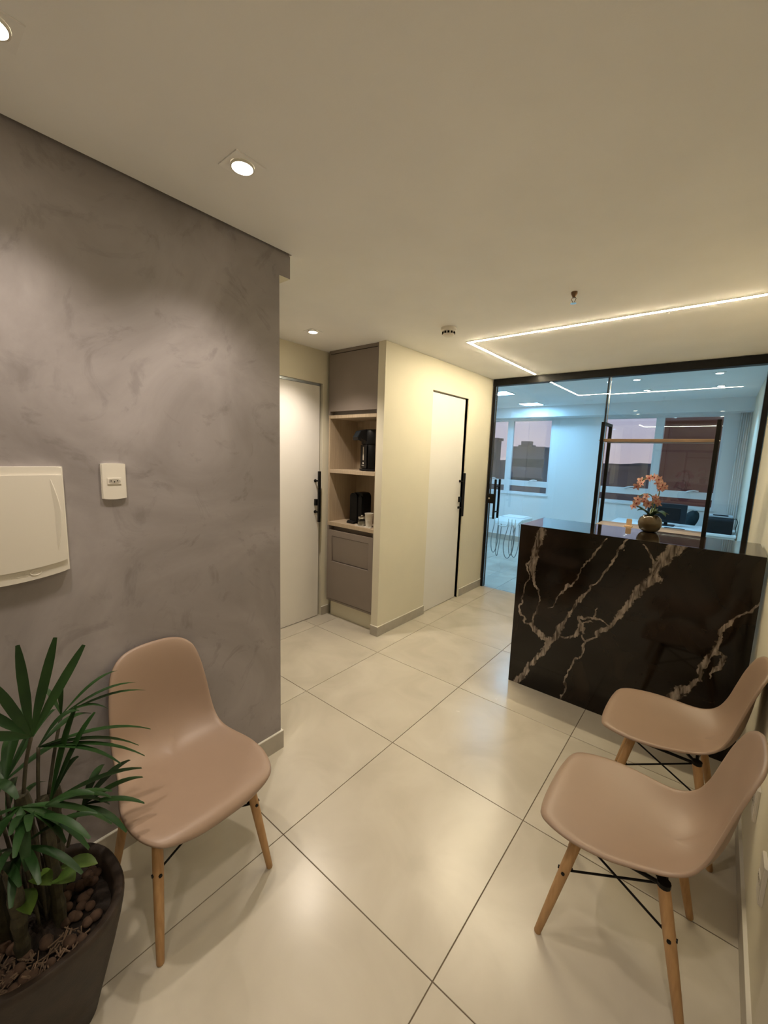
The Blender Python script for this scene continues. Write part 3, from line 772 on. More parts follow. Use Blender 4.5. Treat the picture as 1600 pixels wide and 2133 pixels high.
# ------------------------------------------------------------------ orchid and card stand
def orchid():
    ox, oy, oz = 2.400, 2.215, 1.1458
    t = thing('potted_orchid', 'salmon orchid in a round olive ceramic pot on the counter', 'plant', (ox, oy, oz))
    bm = newbm()
    pr = [(0.030, 0), (0.040, .003), (.056, .018), (.066, .042), (.0675, .062), (.061, .088), (.048, .104), (.044, .107), (.042, .103), (.046, .094)]
    lathe(bm, [(r, oz + z) for r, z in pr], ox, oy, 40)
    autosmooth(obj('pot', bm, 'orchid_pot', t), 60)
    def leafm(tip, w, bend):
        bm = newbm(); a = Vector((ox, oy, oz + .098)); b = Vector(tip); n = 10
        side = (b - a).cross(Vector((0, 0, 1))).normalized()
        L = []; R = []; C = []
        for k in range(n + 1):
            u = k / n; p = a.lerp(b, u) + Vector((0, 0, bend * 4 * u * (1 - u)))
            ww = w * max(0.04, math.sin(PI * min(1, .12 + .88 * u)) ** .6)
            C.append(bm.verts.new(p)); L.append(bm.verts.new(p + side * ww + Vector((0, 0, ww * .35)))); R.append(bm.verts.new(p - side * ww + Vector((0, 0, ww * .35))))
        for k in range(n):
            bm.faces.new((L[k], L[k + 1], C[k + 1], C[k])); bm.faces.new((C[k], C[k + 1], R[k + 1], R[k]))
        o = obj('leaf', bm, 'orchid_leaf', t, smooth=True)
        md = o.modifiers.new('thickness', 'SOLIDIFY'); md.thickness = 0.002
    for tip, w, bd in (((ox - .105, oy - .01, oz + .165), .024, .012), ((ox - .075, oy - .03, oz + .135), .025, .02), ((ox + .085, oy - .05, oz + .115), .027, .03), ((ox + .095, oy + .03, oz + .120), .025, .02), ((ox + .02, oy + .09, oz + .13), .018, .03)):
        leafm(tip, w, bd)
    fl_me = {}
    def flower(c, n, s, roll):
        c = Vector(c); n = Vector(n).normalized(); a, b = frame_of(n)
        R = Matrix((a, b, n)).transposed()
        R = R @ Matrix.Rotation(roll, 3, 'Z')
        bm = newbm()      # centre lip
        for q, (ang, ln, wd) in enumerate(((-PI / 2, .42, .22), (-PI / 2 + 1.0, .26, .16), (-PI / 2 - 1.0, .26, .16))):
            d = Vector((math.cos(ang), math.sin(ang), 0)); sd = Vector((-d.y, d.x, 0))
            pts = [Vector((0, 0, .10)), d * ln * .5 + sd * wd * .5 + Vector((0, 0, .22)), d * ln + Vector((0, 0, .16)), d * ln * .5 - sd * wd * .5 + Vector((0, 0, .22))]
            vs = [bm.verts.new(c + R @ (p * s)) for p in pts]; bm.faces.new(vs)
        vs = [bm.verts.new(c + R @ (Vector((math.cos(k * PI / 3) * .20, math.sin(k * PI / 3) * .20, .13)) * s)) for k in range(6)]
        top = bm.verts.new(c + R @ (Vector((0, .02, .30)) * s))
        for k in range(6): bm.faces.new((vs[k], vs[(k + 1) % 6], top))
        o = obj('flower', bm, 'petal_mark', t)
        for ang, ln, wd in ((PI / 2, 1.0, .25), (PI / 2 + 1.25, .95, .38), (PI / 2 - 1.25, .95, .38), (PI / 2 + 2.5, 1.0, .25), (PI / 2 - 2.5, 1.0, .25)):
            bm = newbm(); d = Vector((math.cos(ang), math.sin(ang), 0)); sd = Vector((-d.y, d.x, 0))
            n_ = 5; row = []
            for k in range(n_ + 1):
                u = k / n_; w_ = wd * math.sin(PI * (0.12 + .80 * u)) ** .8
                zc = .06 + .16 * u - .20 * u * u
                row.append([bm.verts.new(c + R @ ((d * ln * u + sd * w_ * v + Vector((0, 0, zc + .08 * v * v))) * s)) for v in (-1, 0, 1)])
            for k in range(n_):
                for v in range(2): bm.faces.new((row[k][v], row[k][v + 1], row[k + 1][v + 1], row[k + 1][v]))
            obj('petal', bm, 'petal', o, smooth=True)
    s1 = crom([(ox + .004, oy, oz + .10), (ox + .022, oy, oz + .20), (ox + .030, oy, oz + .27), (ox + .010, oy - .01, oz + .345), (ox - .03, oy - .015, oz + .362), (ox - .065, oy - .02, oz + .335), (ox - .10, oy - .03, oz + .29)], 6)
    s2 = crom([(ox - .004, oy, oz + .10), (ox + .004, oy, oz + .18), (ox - .008, oy - .01, oz + .235), (ox - .045, oy - .02, oz + .245), (ox - .085, oy - .02, oz + .215), (ox - .10, oy - .03, oz + .17)], 6)
    for s in (s1, s2):
        bm = newbm(); tube(bm, s, 0.0032, 8); obj('stem', bm, 'orchid_stem', t, smooth=True)
    bm = newbm(); tube(bm, [(ox + .012, oy + .004, oz + .09), (ox + .030, oy + .004, oz + .27)], 0.002, 6); obj('support_stick', bm, 'orchid_stem', t)
    rnd = random.Random(3)
    spots = [(-.092, .298), (-.066, .318), (-.078, .335), (-.030, .356), (-.002, .362), (.022, .350), (.040, .318), (.056, .300), (.036, .292), (.022, .325),
             (-.088, .185), (-.080, .212), (-.098, .165), (-.035, .238), (-.040, .205), (-.018, .195), (-.028, .180), (.022, .215), (.035, .200), (.012, .232)]
    for dx, dz in spots:
        flower((ox + dx, oy - .026 + rnd.uniform(-.016, .016), oz + dz - .006), (rnd.uniform(-.9, .9), -1, rnd.uniform(-.45, .5)), rnd.uniform(.023, .029), rnd.uniform(-.9, .9))
orchid()
t = thing('card_stand', 'small cream card stand on the shelf edge beside the orchid', 'card holder', (2.262, 2.352, 1.1402))
part('base', 'card', t, (2.238, 2.286, 2.338, 2.368, 1.1402, 1.152), bev=0.001)
bm = newbm(); prism(bm, [(2.247, 1.1522), (2.281, 1.1522), (2.281, 1.194), (2.277, 1.199), (2.251, 1.199), (2.247, 1.194)], 'y', 2.350, 2.358)
obj('card', bm, 'card', t)

# ------------------------------------------------------------------ coffee cabinet
t = thing('coffee_cabinet', 'tall built-in coffee cabinet with taupe doors and open wooden niches', 'cabinet', (0.16, 1.9, 0))
cx0, cx1, cy0, cy1 = -0.126, 0.4685, 1.715, 2.10
inn = 0.018
part('side_panel', 'shelf_wood', t, (cx0, cx0 + inn, cy0 + 0.002, cy1, 0.93, 1.925))
part('side_panel', 'shelf_wood', t, (cx1 - inn, cx1, cy0 + 0.002, cy1, 0.93, 1.925))
part('back_panel', 'shelf_wood', t, (cx0 + inn, cx1 - inn, cy1 - 0.015, cy1, 0.93, 1.925))
for za, zb in ((1.897, 1.925), (1.402, 1.434), (0.905, 0.940)):
    part('shelf', 'shelf_wood', t, (cx0 + (0 if za < 1 or za > 1.8 else inn), cx1 - (0 if za < 1 or za > 1.8 else inn), cy0, cy1 - 0.015, za, zb), bev=0.0008)
# upper cupboard
part('upper_carcass', 'taupe', t, (cx0, cx0 + 0.020, cy0, cy1, 1.927, 2.489), (cx1 - 0.020, cx1, cy0, cy1, 1.927, 2.489), (cx0 + 0.02, cx1 - 0.02, cy0, cy1, 2.462, 2.489), (cx0 + 0.02, cx1 - 0.02, cy0 + 0.05, cy1, 1.927, 2.462))
part('upper_door', 'taupe', t, (cx0 + 0.024, cx1 - 0.008, cy0 - 0.004, cy0 + 0.020, 1.958, 2.456), bev=0.001)
# lower unit with the waste flap
part('lower_carcass', 'taupe', t, (cx0, cx0 + 0.020, cy0, cy1, 0.165, 0.903), (cx1 - 0.020, cx1, cy0, cy1, 0.165, 0.903), (cx0 + 0.02, cx1 - 0.02, cy0, cy1, 0.165, 0.183), (cx0 + 0.02, cx1 - 0.02, cy0 + 0.06, cy1, 0.183, 0.903))
fx0, fx1, fz0, fz1 = -0.060, 0.405, 0.560, 0.808
bm = newbm()
dx0, dx1, dz0, dz1 = cx0 + 0.024, cx1 - 0.010, 0.188, 0.862
for b in ((dx0, fx0, dz0, dz1), (fx1, dx1, dz0, dz1), (fx0, fx1, dz0, fz0), (fx0, fx1, fz1, dz1)):
    bx(bm, b[0], b[1], cy0 - 0.004, cy0 + 0.018, b[2], b[3])
ld = obj('lower_door', bm, 'taupe', t)
bm = newbm(); prism(bm, [(cy0 - 0.002, fz1 - 0.003), (cy0 + 0.014, fz1 - 0.003), (cy0 + 0.030, fz0 + 0.006), (cy0 + 0.014, fz0 + 0.006)], 'x', fx0 + 0.003, fx1 - 0.003)
obj('flap', bm, 'taupe', ld, label='tilting waste flap')
part('kick_board', 'cream', t, (cx0, cx1, cy0 + 0.055, cy0 + 0.075, 0.0, 0.163))

# thermal water dispenser on the upper shelf
def dispenser():
    x, y, z = 0.262, 1.915, 1.4342
    t = thing('water_dispenser', 'black thermal water dispenser with spout in the upper niche', 'water dispenser', (x, y, z))
    R = Matrix.Rotation(math.radians(-24), 3, 'Z')
    def fin(bm):
        bmesh.ops.rotate(bm, verts=bm.verts, cent=(0, 0, 0), matrix=R); bmesh.ops.translate(bm, verts=bm.verts, vec=(x, y, z)); return bm
    bm = newbm(); lathe(bm, [(.105, 0), (.112, .004), (.112, .016), (.100, .020)], 0, -.012, 32, 2.6); autosmooth(obj('base', fin(bm), 'black_matte', t))
    bm = newbm(); lathe(bm, [(.096, .018), (.100, .03), (.100, .235), (.097, .24)], 0, 0, 36, 2.8); autosmooth(obj('body', fin(bm), 'black', t))
    bm = newbm(); lathe(bm, [(.104, .238), (.108, .245), (.108, .345), (.098, .365), (.06, .372)], 0, 0, 36, 2.8); autosmooth(obj('lid', fin(bm), 'black_matte', t))
    bm = newbm(); prism(bm, [(-.100, .368), (-.155, .352), (-.186, .295), (-.184, .270), (-.165, .270), (-.150, .285), (-.100, .262)], 'x', -.060, .060)
    sp = obj('spout_head', fin(bm), 'black_matte', t)
    bm = newbm(); prism(bm, [(-.1565, .352), (-.1885, .296), (-.1870, .2945), (-.1548, .3505)], 'x', -.048, .048); obj('control_panel', fin(bm), 'screen', sp)
    bm = newbm(); bx(bm, -.066, .066, -.1035, -.099, .024, .234, .002); fp = obj('front_panel', fin(bm), 'black_matte', t)
    bm = newbm(); bx(bm, -.012, .012, -.1055, -.1030, .095, .215, .001); obj('level_gauge', fin(bm), 'plate_grey', fp)
    bm = newbm(); tube(bm, [(-.108, 0, .33), (-.120, .02, .36), (-.118, .07, .378), (.118, .07, .378), (.120, .02, .36), (.108, 0, .33)], .006, 8); obj('carry_handle', fin(bm), 'black_matte', t)
    base = Matrix.Translation((x, y, z)) @ R.to_4x4() @ Matrix.Translation((-.030, -.1045, .044)) @ Matrix.Rotation(PI / 2, 4, 'X')
    text_part('logo_text', 'Electrolux', 0.0125, base, 'plate', fp, 0.0003)
    bm = newbm()
    prism(bm, [(-.010, .060), (-.004, .060), (.004, .070), (.004, .060), (.010, .060), (.010, .078), (.003, .078), (-.004, .069), (-.004, .078), (-.010, .078)], 'y', -.1052, -.1038)
    obj('logo_mark', fin(bm), 'plate', fp)
dispenser()
def capsule_machine():
    x, y, z = 0.148, 1.86, 0.9402
    t = thing('coffee_machine', 'black compact coffee machine with rounded top in the lower niche', 'coffee machine', (x, y, z))
    def arch(x0, x1, zt, r, z0=0.0):
        pts = [(x0, z0), (x1, z0)]
        for k in range(9):
            a = k / 8 * PI / 2; pts.append((x1 - r + r * math.cos(a), zt - r + r * math.sin(a)))
        for k in range(9):
            a = PI / 2 + k / 8 * PI / 2; pts.append((x0 + r + r * math.cos(a), zt - r + r * math.sin(a)))
        return [(x + a, z + b) for a, b in pts]
    bm = newbm(); prism(bm, arch(-.076, .066, .290, .045), 'y', y - .02, y + .09); autosmooth(obj('body', bm, 'black_matte', t), 30)
    bm = newbm(); prism(bm, arch(-.078, .010, .283, .034, .012), 'y', y - .045, y - .0202); autosmooth(obj('front_column', bm, 'black', t), 30)
    bm = newbm(); prism(bm, arch(.018, .062, .262, .020, .012), 'y', y - .036, y - .0202); autosmooth(obj('water_tank', bm, 'black', t), 30)
    part('seam', 'chrome', t, (x + .011, x + .0165, y - .030, y - .0203, z + .02, z + .262))
    bm = newbm(); prism(bm, [(x - .088, z), (x + .0, z), (x + .0, z + .020), (x - .075, z + .028), (x - .088, z + .012)], 'y', y - .075, y - .0455); obj('drip_tray', bm, 'black_matte', t)
capsule_machine()
t = thing('glass_jar', 'small clear glass jar with chrome lid beside the coffee machine', 'jar', (0.262, 1.778, 0.9442))
bm = newbm(); lathe(bm, [(.038, .9442), (.040, .948), (.040, .990), (.034, 1.002), (.033, 1.008)], .262, 1.778, 28); autosmooth(obj('body', bm, 'jar_glass', t))
bm = newbm(); lathe(bm, [(.034, .9465), (.036, .950), (.036, .976), (.02, .979)], .262, 1.778, 24); obj('sugar', bm, 'plate', t, smooth=True)
bm = newbm(); lathe(bm, [(.036, 1.0085), (.037, 1.010), (.037, 1.026), (.030, 1.032), (.012, 1.034), (.010, 1.040)], .262, 1.778, 28); autosmooth(obj('lid', bm, 'chrome', t))
t = thing('disposable_cup', 'white disposable cup standing at the right end of the niche', 'cup', (0.348, 1.775, 0.9442))
bm = newbm(); lathe(bm, [(.028, .9442), (.038, 1.060), (.0395, 1.062), (.0395, 1.066), (.0365, 1.066), (.027, .955)], .348, 1.775, 28); autosmooth(obj('cup', bm, 'plate', t))
bm = newbm(); tube(bm, [(.348 + .0335 * math.cos(a), 1.775 + .0335 * math.sin(a), 1.003) for a in [2 * PI * k / 24 for k in range(25)]], .0012, 6); obj('rib', bm, 'plate', t)
t = thing('serving_tray', 'thin pale tray under the jar and cup', 'tray', (0.31, 1.778, 0.9402))
part('plate', 'plate', t, (.215, .404, 1.730, 1.826, .9402, .9428), bev=.0008)
part('rim', 'plate', t, (.215, .219, 1.730, 1.826, .9429, .9475), (.400, .404, 1.730, 1.826, .9429, .9475), (.2192, .3998, 1.730, 1.733, .9429, .9475), (.2192, .3998, 1.823, 1.826, .9429, .9475))

# ------------------------------------------------------------------ electrical panel and sockets
def elec_panel():
    t = thing('electrical_panel', 'white plastic electrical panel cover on the grey wall', 'electrical panel', (1.05, -0.74, 1.166))
    y0, y1, zt, zb = -0.925, -0.560, 1.518, 1.176
    def bow(y, d): u = (y - (y0 + y1) / 2) / ((y1 - y0) / 2); return d * (1 - u * u)
    ys = [y0 + (y1 - y0) * k / 24 for k in range(25)]
    bm = newbm()
    prism(bm, [(y, zt) for y in ys] + [(y, zb - bow(y, .022)) for y in ys[::-1]], 'x', 1.0502, 1.0715)
    bmesh.ops.bevel(bm, geom=[e for e in bm.edges if abs(e.verts[0].co.x - 1.0715) < 1e-5 and abs(e.verts[1].co.x - 1.0715) < 1e-5], offset=0.004, segments=3, affect='EDGES')
    obj('housing', bm, 'plate', t)
    bm = newbm()
    ys2 = [y0 + .006 + (y1 - y0 - .012) * k / 24 for k in range(25)]
    prism(bm, [(y, zt - .026) for y in ys2] + [(y, zb + .036 - bow(y, .020)) for y in ys2[::-1]], 'x', 1.0718, 1.0768)
    bmesh.ops.bevel(bm, geom=[e for e in bm.edges if abs(e.verts[0].co.x - 1.0768) < 1e-5 and abs(e.verts[1].co.x - 1.0768) < 1e-5], offset=0.002, segments=2, affect='EDGES')
    d = obj('door', bm, 'plate', t)
    # raised curved facet along the right side of the door
    cv = crom([(1.0768, -.596, 1.480), (1.0768, -.586, 1.44), (1.0768, -.577, 1.39), (1.0768, -.576, 1.35), (1.0768, -.581, 1.30), (1.0768, -.588, 1.245)], 6)
    bm = newbm(); L = []; Rr = []; Tt = []
    for k, p in enumerate(cv):
        u = k / (len(cv) - 1); h = 0.004 * math.sin(PI * u) ** .7
        L.append(bm.verts.new((p.x + .0002, p.y - .014 * math.sin(PI * u) - .001, p.z))); Tt.append(bm.verts.new((p.x + .0003 + h, p.y, p.z))); Rr.append(bm.verts.new((p.x + .0002, p.y + .0022, p.z)))
    for k in range(len(cv) - 1):
        bm.faces.new((L[k], L[k + 1], Tt[k + 1], Tt[k])); bm.faces.new((Tt[k], Tt[k + 1], Rr[k + 1], Rr[k]))
    obj('finger_grip', bm, 'plate', d)
    Rm = Matrix(((0, 0, 1), (1, 0, 0), (0, 1, 0))).to_4x4()
    text_part('logo_text', 'TIGRE', 0.0165, Matrix.Translation((1.0716, -.713, 1.1725)) @ Matrix.Rotation(math.radians(3.5), 4, 'X') @ Rm, 'plate', t, 0.0009)
    bm = newbm(); tube(bm, [(1.0718, -.650 + .0145 * math.cos(a), 1.1835 + .0095 * math.sin(a)) for a in [2 * PI * k / 24 for k in range(25)]], .0012, 6)
    tube(bm, [(1.0718, -.656, 1.182), (1.0718, -.650, 1.187), (1.0718, -.644, 1.182)], .001, 6)
    obj('logo_mark', bm, 'plate', t)
elec_panel()
def outlet(loc, normal, label, full):
    """plate 0.078 x 0.122 lying on a wall; normal '+x' or '-x'"""
    t = thing('wall_outlet', label, 'outlet', loc)
    s = 1 if normal == '+x' else -1
    x, y, z = loc
    def X(a, b): return (x + s * a, x + s * b) if s > 0 else (x - b, x - a)
    hw, hh = 0.0385, 0.061
    pts = [(-hw, -hh), (0, -hh - .004), (hw, -hh), (hw, hh), (0, hh + .002), (-hw, hh)]
    bm = newbm()
    pl = []
    for k in range(13):
        u = -1 + k / 6; pl.append((y + hw * u, z - hh - .004 * (1 - u * u)))
    for k in range(13):
        u = 1 - k / 6; pl.append((y + hw * u, z + hh + .002 * (1 - u * u)))
    a, b = X(.0004, .010); prism(bm, pl, 'x', a, b)
    xo = x + s * .010
    bmesh.ops.bevel(bm, geom=[e for e in bm.edges if abs(e.verts[0].co.x - xo) < 1e-5 and abs(e.verts[1].co.x - xo) < 1e-5], offset=0.003, segments=3, affect='EDGES')
    obj('plate', bm, 'plate', t)
    a, b = X(.0102, .0125)
    m = part('module', 'plate', t, (a, b, y - .0215, y + .0215, z - .011, z + .011), bev=.0006)
    a, b = X(.0126, .0132); bm = newbm()
    prism(bm, [(y - .017, z + .004), (y - .014, z + .0075), (y + .012, z + .0075), (y + .0195, z), (y + .012, z - .0075), (y - .014, z - .0075), (y - .017, z - .004)], 'x', a, b)
    so = obj('socket', bm, 'plate_grey', m)
    for dy, dz in ((-.0105, .001), (0.0, -.0025), (.0095, .001)):
        bm = newbm(); tube(bm, [(x + s * .0132, y + dy, z + dz), (x + s * .0136, y + dy, z + dz)], .0021, 10); obj('hole', bm, 'gap_shade', m)
outlet((1.05, -0.412, 1.466), '+x', 'white three-pin wall outlet on the grey wall right of the electrical panel', True)
outlet((2.96, 0.965, 0.40), '-x', 'white wall outlet low on the cream wall behind the farther right chair', False)
outlet((2.96, 0.62, 0.385), '-x', 'white wall outlet low on the cream wall at the right edge, behind the nearer chair', False)

# ------------------------------------------------------------------ potted palm
def palm():
    px, py, ph = 1.452, -0.772, 0.355
    t = thing('potted_palm', 'lady palm in a tall brown planter at the lower left', 'plant', (px, py, 0))
    bm = newbm()
    lathe(bm, [(.105, 0), (.112, .004), (.135, .10), (.160, .20), (.180, .29), (.188, .335), (.189, .350), (.184, .356), (.170, .355), (.163, .346), (.158, .31), (.150, .27)], px, py, 56, 2.45)
    autosmooth(obj('planter', bm, 'pot', t), 50)
    bm = newbm(); rings = []
    rnd = random.Random(5)
    prof_ = [(r, .300 + .012 * math.sin(r * 60)) for r in (.156, .13, .10, .07, .04, .015)]
    lathe(bm, prof_, px, py, 40, 2.45, cap0=False)
    for v in bm.verts: v.co.z += rnd.uniform(-.006, .006)
    obj('soil', bm, 'soil', t)
    for k in range(70):
        a = rnd.uniform(0, 2 * PI); r = .15 * math.sqrt(rnd.uniform(.12, 1)); s = rnd.uniform(.010, .017)
        c = Vector((px + r * math.cos(a), py + r * math.sin(a), .312 + rnd.uniform(0, .008)))
        bm = newbm(); bmesh.ops.create_icosphere(bm, subdivisions=2, radius=1)
        for v in bm.verts: v.co = Vector((v.co.x * s * 1.1, v.co.y * s, v.co.z * s * .85)) * 1.0
        bmesh.ops.rotate(bm, verts=bm.verts, cent=(0, 0, 0), matrix=Matrix.Rotation(rnd.uniform(0, PI), 3, 'Z'))
        bmesh.ops.translate(bm, verts=bm.verts, vec=c)
        obj('pebble', bm, 'pebble', t, smooth=True)
    bm = newbm()
    for k in range(160):
        a = rnd.uniform(-1.9, .6); r = .152 * math.sqrt(rnd.uniform(.3, 1))
        c = Vector((px + r * math.cos(a), py + r * math.sin(a), .316 + rnd.uniform(0, .010)))
        d = Vector((rnd.uniform(-1, 1), rnd.uniform(-1, 1), rnd.uniform(-.3, .3))).normalized() * rnd.uniform(.006, .016)
        tube(bm, [c - d, c + d], rnd.uniform(.0010, .0026), 5)
    o = obj('bark_chips', bm, 'chip', t); o['kind'] = 'stuff'
    def blade(bm, a, b, w, droop, up=Vector((0, 0, 1)), nrm=None, blunt=True):
        a = Vector(a); b = Vector(b); n = 9
        d = (b - a)
        side = d.cross(nrm if nrm is not None else up)
        if side.length < 1e-4: side = d.cross(Vector((1, 0, 0)))
        side.normalize(); nn = side.cross(d).normalized()
        rows = []
        for k in range(n + 1):
            u = k / n
            p = a + d * u + Vector((0, 0, droop * (math.sin(PI * u * .5) - u) * 2.2))
            ww = w * (.22 + .78 * min(1, u * 2.6)) * (1 - max(0, (u - .62) / .38) ** 2 * (.62 if blunt else .96))
            rows.append([bm.verts.new(p + side * ww + nn * ww * .30), bm.verts.new(p), bm.verts.new(p - side * ww + nn * ww * .30)])
        for k in range(n):
            for v in range(2): bm.faces.new((rows[k][v], rows[k][v + 1], rows[k + 1][v + 1], rows[k + 1][v]))
    def frond(root, hub, tips, w, droop, m='leaf', nrm=None, blunt=True):
        root = Vector(root); hub = Vector(hub)
        bm = newbm()
        mid = root.lerp(hub, .5) + Vector(((px - root.x) * .1, 0, .02))
        tube(bm, crom([root, mid, hub], 5), .0042, 7)
        f = obj('frond', bm, 'stem', t, smooth=True, label='petiole carrying a fan of blades')
        for tp in tips:
            bm = newbm(); blade(bm, hub, tp, w, droop, nrm=nrm, blunt=blunt)
            b = obj('blade', bm, m, f, smooth=True)
    stems = [((px - .03, py + .02), (1.49, -.785, .74)), ((px + .03, py + .04), (1.43, -.74, .66)), ((px - .02, py - .06), (1.42, -.86, .80)), ((px + .05, py - .04), (1.53, -.82, .60)), ((px - .06, py + .06), (1.36, -.70, .62))]
    for (sx, sy), tp in stems:
        bm = newbm(); pts = crom([(sx, sy, .30), ((sx + tp[0]) / 2 + rnd.uniform(-.01, .01), (sy + tp[1]) / 2, (.30 + tp[2]) / 2), tp], 6)
        tube(bm, pts, [.0135 + .002 * (k % 3) for k in range(len(pts))], 10)
        obj('stem', bm, 'stem', t)
    CN = Vector((0.86, -0.10, 0.50)).normalized()
    # tall upright fan, seen against the wall
    frond((1.49, -.785, .70), (1.50, -.758, .883), [(1.52, -.815, 1.055), (1.49, -.765, 1.119), (1.50, -.696, 1.118), (1.49, -.637, 1.074), (1.55, -.86, .965), (1.44, -.86, 1.0)], .0105, .004, nrm=CN)
    # thin drooping fan against the chair back
    frond((1.40, -.72, .64), (1.35, -.669, .825), [(1.33, -.518, .892), (1.35, -.474, .840), (1.36, -.450, .806), (1.37, -.56, .80), (1.34, -.66, .91), (1.30, -.70, .90)], .0075, .045, blunt=False)
    # right-hand fan over the seat
    frond((1.44, -.75, .62), (1.42, -.735, .800), [(1.40, -.456, .690), (1.42, -.500, .668), (1.45, -.495, .645), (1.47, -.565, .672), (1.42, -.642, .858), (1.36, -.60, .80)], .0105, .055)
    frond((1.45, -.74, .56), (1.45, -.726, .651), [(1.45, -.505, .610), (1.43, -.654, .730), (1.42, -.606, .835), (1.47, -.600, .565), (1.41, -.645, .870), (1.49, -.60, .60)], .0105, .040)
    frond((1.50, -.80, .55), (1.50, -.792, .716), [(1.55, -.619, .568), (1.58, -.68, .563), (1.56, -.722, .60), (1.60, -.80, .62), (1.58, -.88, .64), (1.55, -.93, .70)], .0125, .06)
    frond((1.47, -.86, .60), (1.46, -.84, .78), [(1.48, -1.06, .70), (1.56, -.98, .68), (1.60, -.90, .70), (1.56, -.80, .78), (1.42, -.98, .88), (1.40, -.80, .94)], .011, .05)
    frond((1.40, -.80, .60), (1.38, -.80, .72), [(1.18, -.76, .72), (1.22, -.66, .78), (1.22, -.88, .76), (1.30, -.62, .70), (1.34, -.95, .78), (1.26, -.72, .86)], .012, .05)
    frond((1.46, -.70, .50), (1.46, -.66, .60), [(1.50, -.52, .53), (1.44, -.50, .57), (1.40, -.52, .62), (1.53, -.58, .50), (1.36, -.58, .62)], .011, .035)
    for k in range(7):
        a = rnd.uniform(0, 2 * PI); h = Vector((px + .05 * math.cos(a), py + .05 * math.sin(a) - .02, rnd.uniform(.52, .70)))
        tips = []
        for q in range(6):
            b = a + rnd.uniform(-1.2, 1.2); ln = rnd.uniform(.12, .20)
            tp = h + Vector((math.cos(b) * ln, math.sin(b) * ln, rnd.uniform(-.06, .08)))
            tp.x = max(tp.x, 1.09); tp.y = min(tp.y, -.60)
            tips.append(tp)
        frond((px + .03 * math.cos(a), py + .03 * math.sin(a), .34), h, tips, .0095, .05)
    # broad young leaves low in the pot
    for a, b, w in (((1.47, -.74, .44), (1.535, -.705, .455), .024), ((1.46, -.72, .45), (1.50, -.645, .430), .022), ((1.47, -.80, .46), (1.57, -.80, .475), .022), ((1.46, -.78, .48), (1.55, -.755, .500), .020)):
        bm = newbm(); tube(bm, crom([(px, py + .02, .31), Vector(a) + Vector((-.01, 0, -.05)), a], 4), .0025, 6)
        f = obj('shoot', bm, 'stem', t, smooth=True)
        bm = newbm(); blade(bm, a, b, w, .02, blunt=False); obj('young_leaf', bm, 'leaf_light', f, smooth=True)
palm()

# ------------------------------------------------------------------ clinic room furniture
t = thing('office_desk', 'white desk behind the glass under the right window', 'desk', (2.27, 5.85, 0))
part('desktop', 'white_desk', t, (1.585, 2.945, 5.50, 6.12, 0.722, 0.750), bev=0.002)
part('side_panel', 'white_desk', t, (1.60, 1.63, 5.52, 6.10, 0, 0.721)); part('side_panel', 'white_desk', t, (2.90, 2.93, 5.52, 6.10, 0, 0.721))
part('modesty_panel', 'grey_panel', t, (1.631, 2.449, 5.75, 5.77, 0.25, 0.66))
pd = part('pedestal', 'white_desk', t, (2.45, 2.899, 5.535, 5.97, 0.02, 0.7215), bev=0.002)
part('drawer_front', 'grey_panel', pd, (2.49, 2.86, 5.528, 5.5345, 0.60, 0.69), bev=0.001)
tag(part('desk_pad', 'teal_chair', None, (2.22, 2.44, 5.515, 5.60, 0.7503, 0.754), bev=0.001), 'dark mouse pad on the front edge of the white desk', 'mouse pad')
t = thing('computer_monitor', 'dark computer monitor on the white desk behind the orchid', 'monitor', (2.21, 5.80, 0.7504))
part('base', 'black_matte', t, (2.11, 2.31, 5.72, 5.88, .7504, .762), bev=.002)
part('stand', 'black_matte', t, (2.19, 2.23, 5.79, 5.82, .7622, .86))
mo = part('housing', 'screen', t, (1.985, 2.430, 5.765, 5.789, .795, 1.055), bev=.004)
part('screen_back', 'black_matte', mo, (2.06, 2.36, 5.752, 5.7648, .83, 1.00), bev=.004)
t = thing('office_chair', 'dark teal office chair behind the desk, right of the monitor', 'chair', (2.47, 6.33, 0))
bm = newbm(); n = 20; rows = []
for k in range(9):
    u = k / 8; z = .70 + .235 * u; w = .098 * math.sqrt(max(.06, 1 - ((u - .35) / .66) ** 2)); row = []
    for q in range(9):
        v = -1 + q / 4; row.append(bm.verts.new((2.415 + .075 * u + w * v, 6.34 - .05 * (1 - v * v) + .05 * u, z)))
    rows.append(row)
for k in range(8):
    for q in range(8): bm.faces.new((rows[k][q], rows[k][q + 1], rows[k + 1][q + 1], rows[k + 1][q]))
o = obj('backrest', bm, 'teal_chair', t, smooth=True); md = o.modifiers.new('thickness', 'SOLIDIFY'); md.thickness = 0.035
bm = newbm(); bx(bm, 2.26, 2.68, 6.18, 6.34, .43, .49, .02, 3); obj('seat', bm, 'teal_chair', t)
bm = newbm(); tube(bm, [(2.47, 6.36, .44), (2.45, 6.40, .60), (2.45, 6.395, .78)], .018, 10); obj('back_support', bm, 'black_matte', t)
bm = newbm(); tube(bm, [(2.47, 6.27, .06), (2.47, 6.27, .43)], .025, 12); obj('gas_lift', bm, 'chrome', t)
for q in range(5):
    a = 2 * PI * q / 5 + .3
    bm = newbm(); tube(bm, [(2.47, 6.27, .09), (2.47 + .24 * math.cos(a), 6.27 + .24 * math.sin(a), .055)], .016, 8); lathe(bm, [(.022, .002), (.026, .02), (.022, .045)], 2.47 + .24 * math.cos(a), 6.27 + .24 * math.sin(a), 12)
    obj('leg', bm, 'black_matte', t)
t = thing('laser_printer', 'black printer with grey lid on the right end of the white desk', 'printer', (2.785, 5.68, 0.7504))
